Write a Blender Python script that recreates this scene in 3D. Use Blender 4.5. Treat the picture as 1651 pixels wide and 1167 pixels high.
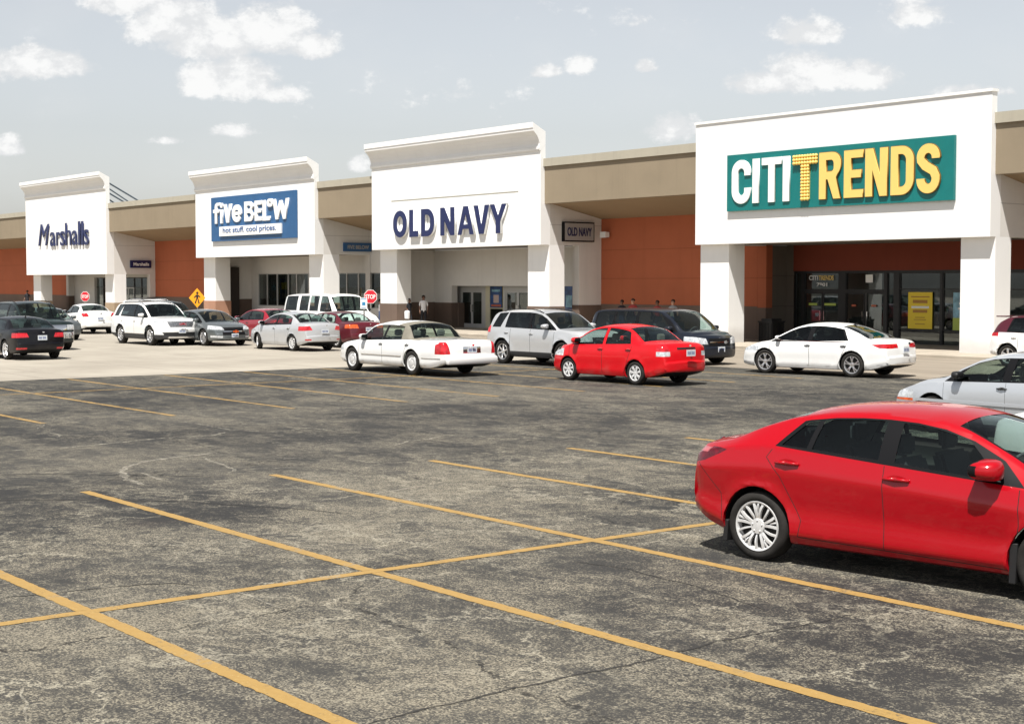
import bpy, bmesh, math, random
import numpy as np
from mathutils import Vector, Matrix
R = math.radians
PI = math.pi
for o in list(bpy.data.objects): bpy.data.objects.remove(o)
SC = bpy.context.scene
COL = SC.collection

# ------------------------------------------------------------------ camera
YAW = R(51.75)
cam = bpy.data.cameras.new('camera')
cam.sensor_width = 36.0
cam.lens = 36.0 * 2410 / 1651
cam.clip_start = 0.1
cam.clip_end = 5000
cam_o = bpy.data.objects.new('camera', cam)
COL.objects.link(cam_o)
cam_o.location = (0, 0, 2.55)
cam_o.rotation_euler = (R(90) - math.atan(127.5 / 2410), 0, YAW)
SC.camera = cam_o
SC.render.resolution_x = 1024
SC.render.resolution_y = 723

# ------------------------------------------------------------------ light
SUN_TRAVEL = Vector((-0.65, 1.0, -2.35)).normalized()
sl = bpy.data.lights.new('sun', 'SUN')
sl.energy = 5.0
sl.angle = R(0.55)
sl.color = (1.0, 0.965, 0.905)
so = bpy.data.objects.new('sun', sl)
COL.objects.link(so)
so.location = (0, 0, 60)
so.rotation_euler = SUN_TRAVEL.to_track_quat('-Z', 'Y').to_euler()
SC.view_settings.view_transform = 'Standard'
SC.view_settings.look = 'None'
SC.view_settings.gamma = 1.0
SC.view_settings.exposure = 0.66
SC.render.engine = 'CYCLES'
SC.cycles.max_bounces = 8
SC.cycles.transparent_max_bounces = 12
SC.cycles.caustics_reflective = False
SC.cycles.caustics_refractive = False

# ------------------------------------------------------------------ sky
world = bpy.data.worlds.new('World')
SC.world = world
world.use_nodes = True
wt = world.node_tree
wt.nodes.clear()
SKY_K = 0.10


class NT:
    """tiny node-tree helper"""
    def __init__(s, t): s.t = t
    def n(s, kind, **kw):
        x = s.t.nodes.new(kind)
        for k, v in kw.items(): setattr(x, k, v)
        return x
    def put(s, sock, v):
        if isinstance(v, bpy.types.NodeSocket): s.t.links.new(v, sock)
        elif v is not None: sock.default_value = v
    def m(s, op, a, b=None, c=None, clamp=False):
        x = s.n('ShaderNodeMath', operation=op, use_clamp=clamp)
        s.put(x.inputs[0], a); s.put(x.inputs[1], b); s.put(x.inputs[2], c)
        return x.outputs[0]
    def sm(s, v, a, b, to0=0.0, to1=1.0):
        x = s.n('ShaderNodeMapRange', interpolation_type='SMOOTHSTEP')
        for i, q in enumerate((v, a, b, to0, to1)): s.put(x.inputs[i], q)
        return x.outputs[0]
    def mix(s, f, a, b, blend='MIX'):
        x = s.n('ShaderNodeMix', data_type='RGBA', blend_type=blend)
        s.put(x.inputs[0], f); s.put(x.inputs[6], a); s.put(x.inputs[7], b)
        return x.outputs[2]
    def noise(s, vec, scale, detail=4, rough=0.55, dist=0.0, out=0):
        x = s.n('ShaderNodeTexNoise')
        s.put(x.inputs['Vector'], vec); x.inputs['Scale'].default_value = scale
        x.inputs['Detail'].default_value = detail; x.inputs['Roughness'].default_value = rough
        x.inputs['Distortion'].default_value = dist
        return x.outputs[out]
    def vor(s, vec, scale, feature='F1', out=0):
        x = s.n('ShaderNodeTexVoronoi', feature=feature)
        s.put(x.inputs['Vector'], vec); x.inputs['Scale'].default_value = scale
        return x.outputs[out]
    def vm(s, op, a, b=None, scale=None, out=0):
        x = s.n('ShaderNodeVectorMath', operation=op)
        s.put(x.inputs[0], a)
        if b is not None: s.put(x.inputs[1], b)
        if scale is not None: s.put(x.inputs['Scale'], scale)
        return x.outputs[out]
    def dot(s, a, b): return s.vm('DOT_PRODUCT', a, b, out=1)
    def xyz(s, v):
        x = s.n('ShaderNodeSeparateXYZ'); s.put(x.inputs[0], v); return x.outputs
    def comb(s, x_, y_, z_):
        x = s.n('ShaderNodeCombineXYZ')
        for i, q in enumerate((x_, y_, z_)): s.put(x.inputs[i], q)
        return x.outputs[0]


w = NT(wt)
sky = w.n('ShaderNodeTexSky', sky_type='NISHITA', sun_disc=False)
sky.sun_elevation = math.asin(-SUN_TRAVEL.z)
sky.sun_rotation = math.atan2(-SUN_TRAVEL.x, -SUN_TRAVEL.y)
sky.air_density = 1.2
sky.dust_density = 1.6
sky.ozone_density = 0.6
hs = w.n('ShaderNodeHueSaturation')
hs.inputs['Saturation'].default_value = 0.30
hs.inputs['Value'].default_value = 0.88
wt.links.new(sky.outputs[0], hs.inputs['Color'])
d = w.n('ShaderNodeTexCoord').outputs['Generated']
fx = w.dot(d, (-math.sin(YAW), math.cos(YAW), 0.0))
rx = w.dot(d, (math.cos(YAW), math.sin(YAW), 0.0))
uz = w.xyz(d)[2]
fs = w.m('MAXIMUM', fx, 0.05)
u = w.m('DIVIDE', rx, fs)
v = w.m('DIVIDE', uz, fs)
# cumulus bank: heading, elevation and size of every cloud (tangent units)
CL = [(60, 112, 88, 26, 1), (-20, 110, 60, 34, 1), (205, 12, 62, 26, 1), (285, 50, 80, 40, .95), (350, 75, 90, 40, .85), (440, 66, 80, 40, .95), (505, 82, 45, 22, .9),
      (335, 140, 46, 30, 1), (390, 138, 62, 36, 1), (450, 158, 46, 14, .75), (10, 242, 42, 16, .9), (880, 121, 26, 11, .8), (935, 112, 24, 17, .85), (1040, 114, 19, 11, .75),
      (1080, 214, 42, 22, .8), (1150, 214, 60, 12, .6), (1298, 62, 62, 22, .75), (1230, 140, 60, 20, .85), (1300, 130, 85, 30, .95), (1385, 134, 60, 24, .85),
      (1470, 30, 46, 26, .7), (1560, 152, 70, 10, .6), (580, 270, 20, 14, .7), (385, 216, 44, 10, .5), (270, 230, 26, 7, .5), (1000, 40, 120, 20, .12), (700, 160, 160, 20, .12)]
D = None
for (px, py, sx, sy, amp) in CL:
    u0, v0, ax, ay = (px - 825.5) / 2410, (456 - py) / 2410, sx * 1.28 / 2410, sy * 1.75 / 2410
    du = w.m('DIVIDE', w.m('SUBTRACT', u, u0), ax)
    dv = w.m('DIVIDE', w.m('SUBTRACT', v, v0), ay)
    dv = w.m('MAXIMUM', dv, w.m('MULTIPLY', dv, -1.9))
    q = w.m('SQRT', w.m('ADD', w.m('MULTIPLY', du, du), w.m('MULTIPLY', dv, dv)))
    den = w.m('MULTIPLY', w.m('SUBTRACT', 1.0, q), amp)
    D = den if D is None else w.m('MAXIMUM', D, den)
cv = w.comb(u, w.m('MULTIPLY', v, 1.35), 0.0)
n1 = w.noise(cv, 46, 10, 0.66, 0.1)
n2 = w.noise(cv, 14, 5, 0.5)
Dn = w.m('ADD', D, w.m('MULTIPLY', w.m('SUBTRACT', n1, 0.5), 1.35))
alpha = w.sm(Dn, 0.05, 0.42)
alpha = w.m('MULTIPLY', alpha, 0.93)
alpha = w.m('MULTIPLY', alpha, w.sm(fx, 0.1, 0.4))
veil = w.m('MULTIPLY', w.sm(n2, 0.45, 0.75), 0.16)
alpha = w.m('MAXIMUM', alpha, veil)
# lit tops, greyer undersides: compare the density just above with here
n3 = w.noise(w.vm('ADD', cv, (0.0, 0.012, 0.0)), 30, 7, 0.6)
shade = w.sm(w.m('ADD', w.m('MULTIPLY', Dn, 0.8), w.m('MULTIPLY', w.m('SUBTRACT', n1, n3), 2.2)), 0.0, 0.75)
ccol = w.mix(shade, (0.500 / SKY_K, 0.508 / SKY_K, 0.515 / SKY_K, 1), (0.625 / SKY_K, 0.625 / SKY_K, 0.620 / SKY_K, 1))
# hazy pale low sky, deeper overhead
base = w.vm('SCALE', w.vm('MULTIPLY', hs.outputs[0], (0.992, 0.995, 1.012)), scale=w.sm(uz, 0.10, 0.75, 1.03, 0.46))
skyc = w.mix(alpha, base, ccol)
bg = w.n('ShaderNodeBackground')
wt.links.new(skyc, bg.inputs[0])
bg.inputs[1].default_value = SKY_K
wo = w.n('ShaderNodeOutputWorld')
wt.links.new(bg.outputs[0], wo.inputs[0])

# ------------------------------------------------------------------ helpers
def tag(o, label=None, cat=None, group=None, kind=None):
    if label: o['label'] = label
    if cat: o['category'] = cat
    if group: o['group'] = group
    if kind: o['kind'] = kind
    return o

def empty(name, loc=(0, 0, 0), rz=0.0, label=None, cat=None, group=None):
    o = bpy.data.objects.new(name, None)
    o.empty_display_size = 0.3
    COL.objects.link(o)
    o.location = loc
    o.rotation_euler = (0, 0, rz)
    return tag(o, label, cat, group)

def link(name, me, mats=(), parent=None):
    o = bpy.data.objects.new(name, me)
    for m in (mats if isinstance(mats, (list, tuple)) else [mats]): me.materials.append(m)
    COL.objects.link(o)
    if parent is not None: o.parent = parent
    return o

def from_bm(name, bm, mats, parent=None, smooth=None):
    if smooth is not None:
        for f in bm.faces: f.smooth = True
        for e in bm.edges:
            if len(e.link_faces) == 2:
                if e.calc_face_angle(0) > R(smooth): e.smooth = False
            else: e.smooth = True
    me = bpy.data.meshes.new(name)
    bm.to_mesh(me)
    bm.free()
    return link(name, me, mats, parent)

def box(bm, x0, x1, y0, y1, z0, z1, mi=0, bevel=0.0):
    if x1 < x0: x0, x1 = x1, x0
    if y1 < y0: y0, y1 = y1, y0
    vs = [bm.verts.new(p) for p in ((x0, y0, z0), (x1, y0, z0), (x1, y1, z0), (x0, y1, z0), (x0, y0, z1), (x1, y0, z1), (x1, y1, z1), (x0, y1, z1))]
    fs = [bm.faces.new([vs[i] for i in q]) for q in ((0, 3, 2, 1), (4, 5, 6, 7), (0, 1, 5, 4), (1, 2, 6, 5), (2, 3, 7, 6), (3, 0, 4, 7))]
    for f in fs: f.material_index = mi
    if bevel:
        es = {e for f in fs for e in f.edges}
        bmesh.ops.bevel(bm, geom=list(es), offset=bevel, segments=2, affect='EDGES', profile=0.5, clamp_overlap=True, material=-1)
    return fs

def boxes(name, lst, mats, parent=None, bevel=0.0):
    bm = bmesh.new()
    for b in lst: box(bm, *b[:6], mi=(b[6] if len(b) > 6 else 0), bevel=bevel)
    return from_bm(name, bm, mats, parent, 35 if bevel else None)

def prism(bm, pts, axis, a0, a1, mi=0):
    """polygon pts (2-D) extruded along axis 'x','y' or 'z' from a0 to a1"""
    def P(p, a):
        return {'x': (a, p[0], p[1]), 'y': (p[0], a, p[1]), 'z': (p[0], p[1], a)}[axis]
    A = [bm.verts.new(P(p, a0)) for p in pts]
    B = [bm.verts.new(P(p, a1)) for p in pts]
    n = len(pts)
    fs = [bm.faces.new(A), bm.faces.new(B[::-1])]
    for i in range(n): fs.append(bm.faces.new((A[i], B[i], B[(i + 1) % n], A[(i + 1) % n])))
    for f in fs: f.material_index = mi
    bmesh.ops.recalc_face_normals(bm, faces=fs)
    return fs

def tube(bm, p0, p1, r0, r1=None, seg=10, mi=0, caps=True):
    p0, p1 = Vector(p0), Vector(p1)
    r1 = r0 if r1 is None else r1
    q = (p1 - p0).to_track_quat('Z', 'Y')
    A = []; B = []
    for i in range(seg):
        a = 2 * PI * i / seg
        c = Vector((math.cos(a), math.sin(a), 0))
        A.append(bm.verts.new(p0 + q @ (c * r0))); B.append(bm.verts.new(p1 + q @ (c * r1)))
    fs = [bm.faces.new((A[i], A[(i + 1) % seg], B[(i + 1) % seg], B[i])) for i in range(seg)]
    if caps: fs += [bm.faces.new(A[::-1]), bm.faces.new(B)]
    for f in fs: f.material_index = mi
    return fs

def lathe_y(bm, prof, seg=32, mi=0, cx=0, cz=0):
    """revolve (r, y) profile round the Y axis"""
    rings = []
    for (r, y) in prof:
        if r < 1e-5: rings.append([bm.verts.new((cx, y, cz))])
        else: rings.append([bm.verts.new((cx + r * math.cos(2 * PI * i / seg), y, cz + r * math.sin(2 * PI * i / seg))) for i in range(seg)])
    for a, b in zip(rings, rings[1:]):
        for i in range(seg):
            j = (i + 1) % seg
            if len(a) == 1 and len(b) == 1: continue
            if len(a) == 1: f = bm.faces.new((a[0], b[i], b[j]))
            elif len(b) == 1: f = bm.faces.new((a[i], b[0], a[j]))
            else: f = bm.faces.new((a[i], b[i], b[j], a[j]))
            f.material_index = mi

# ------------------------------------------------------------------ materials
def mat(name):
    m = bpy.data.materials.new(name)
    m.use_nodes = True
    t = NT(m.node_tree)
    return m, t, m.node_tree.nodes['Principled BSDF']

def plain(name, col, rough=0.6, metal=0.0, coat=0.0, spec=0.5, var=0.0, vs=3.0, bump=0.0, bs=40.0, coat_rough=0.03):
    m, t, b = mat(name)
    b.inputs['Base Color'].default_value = (*col, 1)
    b.inputs['Roughness'].default_value = rough
    b.inputs['Metallic'].default_value = metal
    b.inputs['Coat Weight'].default_value = coat
    b.inputs['Coat Roughness'].default_value = coat_rough
    b.inputs['Specular IOR Level'].default_value = spec
    pos = t.n('ShaderNodeTexCoord').outputs['Object']
    if var:
        n = t.noise(pos, vs, 6, 0.6)
        lo = tuple(c * (1 - var) for c in col) + (1,)
        hi = tuple(min(1, c * (1 + var)) for c in col) + (1,)
        t.put(b.inputs['Base Color'], t.mix(t.sm(n, 0.3, 0.7), lo, hi))
    if bump:
        bp = t.n('ShaderNodeBump'); bp.inputs['Strength'].default_value = bump; bp.inputs['Distance'].default_value = 0.01
        t.put(bp.inputs['Height'], t.noise(pos, bs, 4, 0.6)); t.put(b.inputs['Normal'], bp.outputs[0])
    return m

def wallmat(name, col, var=0.06, streak=0.1, joint=(), rough=0.85, vj=None, top=None):
    """painted stucco with faint stains, rain streaks and horizontal panel joints (world z)"""
    m, t, b = mat(name)
    g = t.n('ShaderNodeNewGeometry')
    pos = g.outputs['Position']
    X, Y, Z = t.xyz(pos)
    c = (*col, 1)
    n = t.noise(pos, 0.5, 6, 0.65)
    st = t.noise(t.vm('MULTIPLY', pos, (3.0, 3.0, 0.12)), 1.0, 4, 0.6)
    fac = t.m('ADD', t.m('MULTIPLY', t.sm(n, 0.35, 0.7), var), t.m('MULTIPLY', t.sm(st, 0.5, 0.8), streak))
    k = t.m('SUBTRACT', 1.0, fac)
    col2 = t.vm('SCALE', c[:3], scale=k)
    if joint:
        jm = None
        for z in joint:
            q = t.m('LESS_THAN', t.m('ABSOLUTE', t.m('SUBTRACT', Z, z)), 0.016)
            jm = q if jm is None else t.m('MAXIMUM', jm, q)
        col2 = t.mix(t.m('MULTIPLY', jm, 0.45), col2, (col[0] * .35, col[1] * .35, col[2] * .35, 1))
    grime = t.m('MULTIPLY', t.sm(t.m('ADD', Z, t.m('MULTIPLY', n, -0.9)), 0.45, -0.25), 0.35)
    col2 = t.mix(grime, col2, (0.16, 0.13, 0.10, 1))
    t.put(b.inputs['Base Color'], col2)
    b.inputs['Roughness'].default_value = rough
    b.inputs['Specular IOR Level'].default_value = 0.25
    bp = t.n('ShaderNodeBump'); bp.inputs['Strength'].default_value = 0.25; bp.inputs['Distance'].default_value = 0.01
    t.put(bp.inputs['Height'], t.noise(pos, 25, 5, 0.7)); t.put(b.inputs['Normal'], bp.outputs[0])
    return m

def glassmat(name, tint, rough=0.02, dirt=0.0, k=1.0):
    m = bpy.data.materials.new(name); m.use_nodes = True
    nt = m.node_tree; nt.nodes.clear(); t = NT(nt)
    tr = t.n('ShaderNodeBsdfTransparent'); tr.inputs[0].default_value = (*tint, 1)
    gl = t.n('ShaderNodeBsdfGlossy'); gl.inputs['Roughness'].default_value = rough; gl.inputs['Color'].default_value = (0.95, 1, 1, 1)
    ge = t.n('ShaderNodeNewGeometry')
    cs = t.m('ABSOLUTE', t.dot(ge.outputs['Incoming'], ge.outputs['Normal']))
    sch = t.m('ADD', 0.05, t.m('MULTIPLY', t.m('POWER', t.m('SUBTRACT', 1.0, cs, clamp=True), 5.0), 0.9))
    mx = t.n('ShaderNodeMixShader')
    t.put(mx.inputs[0], t.m('MULTIPLY', sch, k, clamp=True)); t.put(mx.inputs[1], tr.outputs[0]); t.put(mx.inputs[2], gl.outputs[0])
    out = t.n('ShaderNodeOutputMaterial'); t.put(out.inputs[0], mx.outputs[0])
    return m

def paint(name, col, metal=0.0, rough=0.35, flake=False, coat=1.0, low=0.35, dust=0.05):
    """car paint; the inside of the shell is bare dark trim"""
    m, t, b = mat(name)
    g = t.n('ShaderNodeNewGeometry')
    pos = t.n('ShaderNodeTexCoord').outputs['Object']
    dirt = t.sm(t.noise(pos, 2.2, 6, 0.65), 0.45, 0.8)
    zlow = t.sm(t.xyz(pos)[2], 0.55, 0.15)
    f = t.m('ADD', t.m('MULTIPLY', dirt, dust), t.m('MULTIPLY', t.m('MULTIPLY', zlow, dirt), low))
    c = t.mix(f, (*col, 1), (0.22, 0.19, 0.16, 1))
    c = t.mix(g.outputs['Backfacing'], c, (0.15, 0.145, 0.135, 1))
    t.put(b.inputs['Base Color'], c)
    b.inputs['Metallic'].default_value = metal
    t.put(b.inputs['Roughness'], t.m('ADD', rough, t.m('MULTIPLY', dirt, dust * 2)))
    t.put(b.inputs['Coat Weight'], t.m('MULTIPLY', t.m('SUBTRACT', 1.0, g.outputs['Backfacing']), coat))
    b.inputs['Coat Roughness'].default_value = 0.025
    b.inputs['Specular IOR Level'].default_value = 0.2
    return m

M = {}
M['tyre'] = plain('tyre rubber', (0.020, 0.0185, 0.017), 0.85, spec=0.25, var=0.25, vs=8, bump=0.2, bs=60)
M['dark'] = plain('black plastic', (0.012, 0.012, 0.013), 0.55)
M['gloss_black'] = plain('satin black trim', (0.008, 0.008, 0.009), 0.4, spec=0.15)
M['seam'] = plain('panel gap', (0.01, 0.01, 0.01), 0.9)
M['rim'] = plain('alloy silver', (0.75, 0.75, 0.76), 0.28, metal=0.85, var=0.08, vs=10)
M['rimdark'] = plain('dark disc behind spokes', (0.02, 0.019, 0.018), 0.7, metal=0.2)  # near-black disc behind the spokes, darkens the gaps between them
M['hubcap'] = plain('hubcap silver paint', (0.74, 0.74, 0.74), 0.35, metal=0.4, var=0.06, vs=10)
M['chrome'] = plain('chrome', (0.8, 0.8, 0.8), 0.08, metal=1.0)
M['red_lens'] = plain('red lens', (0.50, 0.008, 0.015), 0.12, coat=0.8, var=0.35, vs=9)
M['amber_lens'] = plain('amber lens', (0.62, 0.10, 0.02), 0.15, coat=0.8, var=0.3, vs=14)
M['clear_lens'] = plain('clear lens', (0.62, 0.64, 0.66), 0.12, metal=0.35, coat=0.9, var=0.3, vs=12)
M['plate'] = plain('plate white', (0.62, 0.66, 0.70), 0.4, var=0.12, vs=25)
M['plate_ink'] = plain('plate ink', (0.05, 0.08, 0.25), 0.5)
M['seat_dark'] = plain('seat fabric dark', (0.085, 0.085, 0.09), 0.9)
M['seat_grey'] = plain('seat fabric grey', (0.20, 0.19, 0.175), 0.9)
M['glass'] = glassmat('car glass', (0.66, 0.77, 0.73))
M['glass_dark'] = glassmat('privacy glass', (0.26, 0.31, 0.32))
M['glass_mid'] = glassmat('tinted glass', (0.50, 0.60, 0.58))
M['store_glass'] = glassmat('store glass', (0.42, 0.47, 0.47), 0.015, k=2.0)
M['cladding'] = plain('grey cladding', (0.03, 0.03, 0.032), 0.6)
M['vinyl'] = plain('vinyl roof beige', (0.175, 0.16, 0.128), 0.75, var=0.08, vs=8, bump=0.2, bs=80)
M['paint_red'] = paint('red paint', (0.35, 0.0, 0.006), 0.0, 0.35, coat=0.75, low=0.03, dust=0.008)
M['lens_pale'] = plain('pale pink lens', (0.36, 0.09, 0.10), 0.2, coat=0.25, var=0.3, vs=12)
M['lens_deep'] = plain('deep red lens', (0.10, 0.0, 0.006), 0.12, coat=0.5, var=0.4, vs=18)
M['paint_bright_red'] = paint('bright red paint', (0.60, 0.002, 0.008), 0.0, 0.4, coat=0.6)
M['paint_crimson'] = paint('crimson paint', (0.30, 0.015, 0.03), 0.2, 0.35)
M['paint_maroon'] = paint('maroon paint', (0.12, 0.012, 0.022), 0.3, 0.35)
M['paint_white'] = paint('white paint', (0.80, 0.80, 0.79), 0.0, 0.3)
M['paint_silver'] = paint('silver paint', (0.56, 0.57, 0.585), 0.45, 0.35)
M['paint_ice'] = paint('pale silver paint', (0.53, 0.555, 0.59), 0.45, 0.35)
M['paint_gunmetal'] = paint('grey paint', (0.13, 0.145, 0.15), 0.45, 0.35)
M['paint_black'] = paint('black paint', (0.004, 0.004, 0.006), 0.0, 0.3, coat=0.4, low=0.05)
M['paint_navy'] = paint('dark blue paint', (0.009, 0.012, 0.020), 0.0, 0.3, coat=0.5, low=0.08)
M['paint_darkgreen'] = paint('dark green paint', (0.012, 0.020, 0.020), 0.0, 0.3, coat=0.6, low=0.1)
M['paint_wine'] = paint('wine paint', (0.085, 0.012, 0.022), 0.2, 0.3)
# ------------------------------------------------------------------ ground
def asphalt_nodes(t, pos):
    """returns (colour, height): worn sealcoat over pale aggregate with cracks"""
    p2 = t.vm('MULTIPLY', pos, (1, 1, 0))
    big = t.noise(p2, 0.16, 4, 0.55, 0.3)
    med = t.noise(t.vm('MULTIPLY', p2, (0.75, 1.25, 0)), 1.1, 7, 0.68, 0.6)
    vein = t.noise(p2, 2.6, 6, 0.7, 1.3)
    fine = t.noise(p2, 38, 3, 0.7)
    grit = t.vor(p2, 85, 'F1', out=1)
    gritv = t.xyz(grit)[0]
    n7 = t.noise(p2, 6.5, 6, 0.78, 0.5)
    f = t.m('ADD', t.m('MULTIPLY', big, 0.75), t.m('MULTIPLY', med, 1.35))
    # the driving aisle kept its smooth seal, the bays are worn to the stone
    PX = t.xyz(pos)[0]
    aisle = t.m('MULTIPLY', t.sm(t.m('ADD', PX, t.m('MULTIPLY', big, 4.0)), -13.6, -17.0), t.sm(PX, -46.0, -30.0, 0.75, 1.0))
    kf = t.m('SUBTRACT', 1.0, t.m('MULTIPLY', aisle, 0.55))
    f = t.m('ADD', f, t.m('MULTIPLY', t.m('SUBTRACT', n7, 0.5), 1.10))
    f = t.m('ADD', f, t.m('MULTIPLY', t.m('MULTIPLY', t.m('SUBTRACT', fine, 0.5), 1.0), kf))
    f = t.m('ADD', f, t.m('MULTIPLY', t.m('MULTIPLY', t.m('SUBTRACT', gritv, 0.5), 0.32), kf))
    worn = t.m('MULTIPLY', t.sm(f, 0.88, 1.42), t.m('SUBTRACT', 1.0, t.m('MULTIPLY', aisle, 0.30)))
    dark = t.mix(t.sm(big, 0.35, 0.65), (0.023, 0.0225, 0.022, 1), (0.046, 0.044, 0.040, 1))
    # aggregate stones: from tan to almost white
    ag = t.mix(t.sm(gritv, 0.1, 0.95), (0.075, 0.066, 0.052, 1), (0.255, 0.228, 0.172, 1))
    col = t.mix(worn, dark, ag)
    # pale wiggling veins where the sealcoat has crazed
    wv = t.vm('ADD', p2, t.vm('SCALE', t.vm('SUBTRACT', t.noise(p2, 1.6, 7, 0.72, out=1), (0.5, 0.5, 0.5)), scale=1.1))
    e1 = t.vor(wv, 0.75, 'DISTANCE_TO_EDGE')
    e2 = t.vor(t.vm('ADD', wv, (7.3, 3.1, 0)), 2.1, 'DISTANCE_TO_EDGE')
    msk = t.sm(t.noise(t.vm('ADD', p2, (31, 17, 0)), 0.33, 4, 0.6), 0.47, 0.57)
    msk2 = t.sm(t.noise(t.vm('ADD', p2, (3, 57, 0)), 0.55, 4, 0.6), 0.48, 0.60)
    l1 = t.m('MULTIPLY', t.sm(e1, 0.019, 0.004), msk)
    l2 = t.m('MULTIPLY', t.sm(e2, 0.060, 0.008), msk2)
    lines = t.m('MULTIPLY', t.m('MAXIMUM', l1, t.m('MULTIPLY', l2, 0.75)), t.sm(fine, 0.32, 0.60))
    lines = t.m('MULTIPLY', lines, t.m('SUBTRACT', 1.0, t.m('MULTIPLY', t.sm(t.xyz(pos)[0], -15.0, -19.0), 0.55)))
    col = t.mix(t.m('MULTIPLY', lines, 0.9), col, (0.34, 0.31, 0.24, 1))
    # long dark open cracks
    wd = t.vm('ADD', p2, t.vm('SCALE', t.vm('SUBTRACT', t.noise(p2, 0.9, 6, 0.7, out=1), (0.5, 0.5, 0.5)), scale=0.8))
    e3 = t.vor(t.vm('ADD', wd, (1.7, 9.0, 0)), 0.17, 'DISTANCE_TO_EDGE')
    dk = t.sm(e3, 0.0032, 0.0010)
    col = t.mix(t.m('MULTIPLY', t.m('MULTIPLY', dk, t.sm(vein, 0.42, 0.55)), 0.8), col, (0.012, 0.011, 0.01, 1))
    # reddish-brown oil stains
    oil = t.m('MULTIPLY', t.sm(t.noise(t.vm('ADD', p2, (91, 12, 0)), 0.45, 3, 0.5), 0.66, 0.78), 0.5)
    col = t.mix(oil, col, (0.035, 0.028, 0.026, 1))
    h = t.m('SUBTRACT', t.m('ADD', t.m('MULTIPLY', fine, 0.5), t.m('MULTIPLY', gritv, 0.5)), t.m('MULTIPLY', dk, 1.5))
    return col, h, worn, fine, lines

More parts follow.
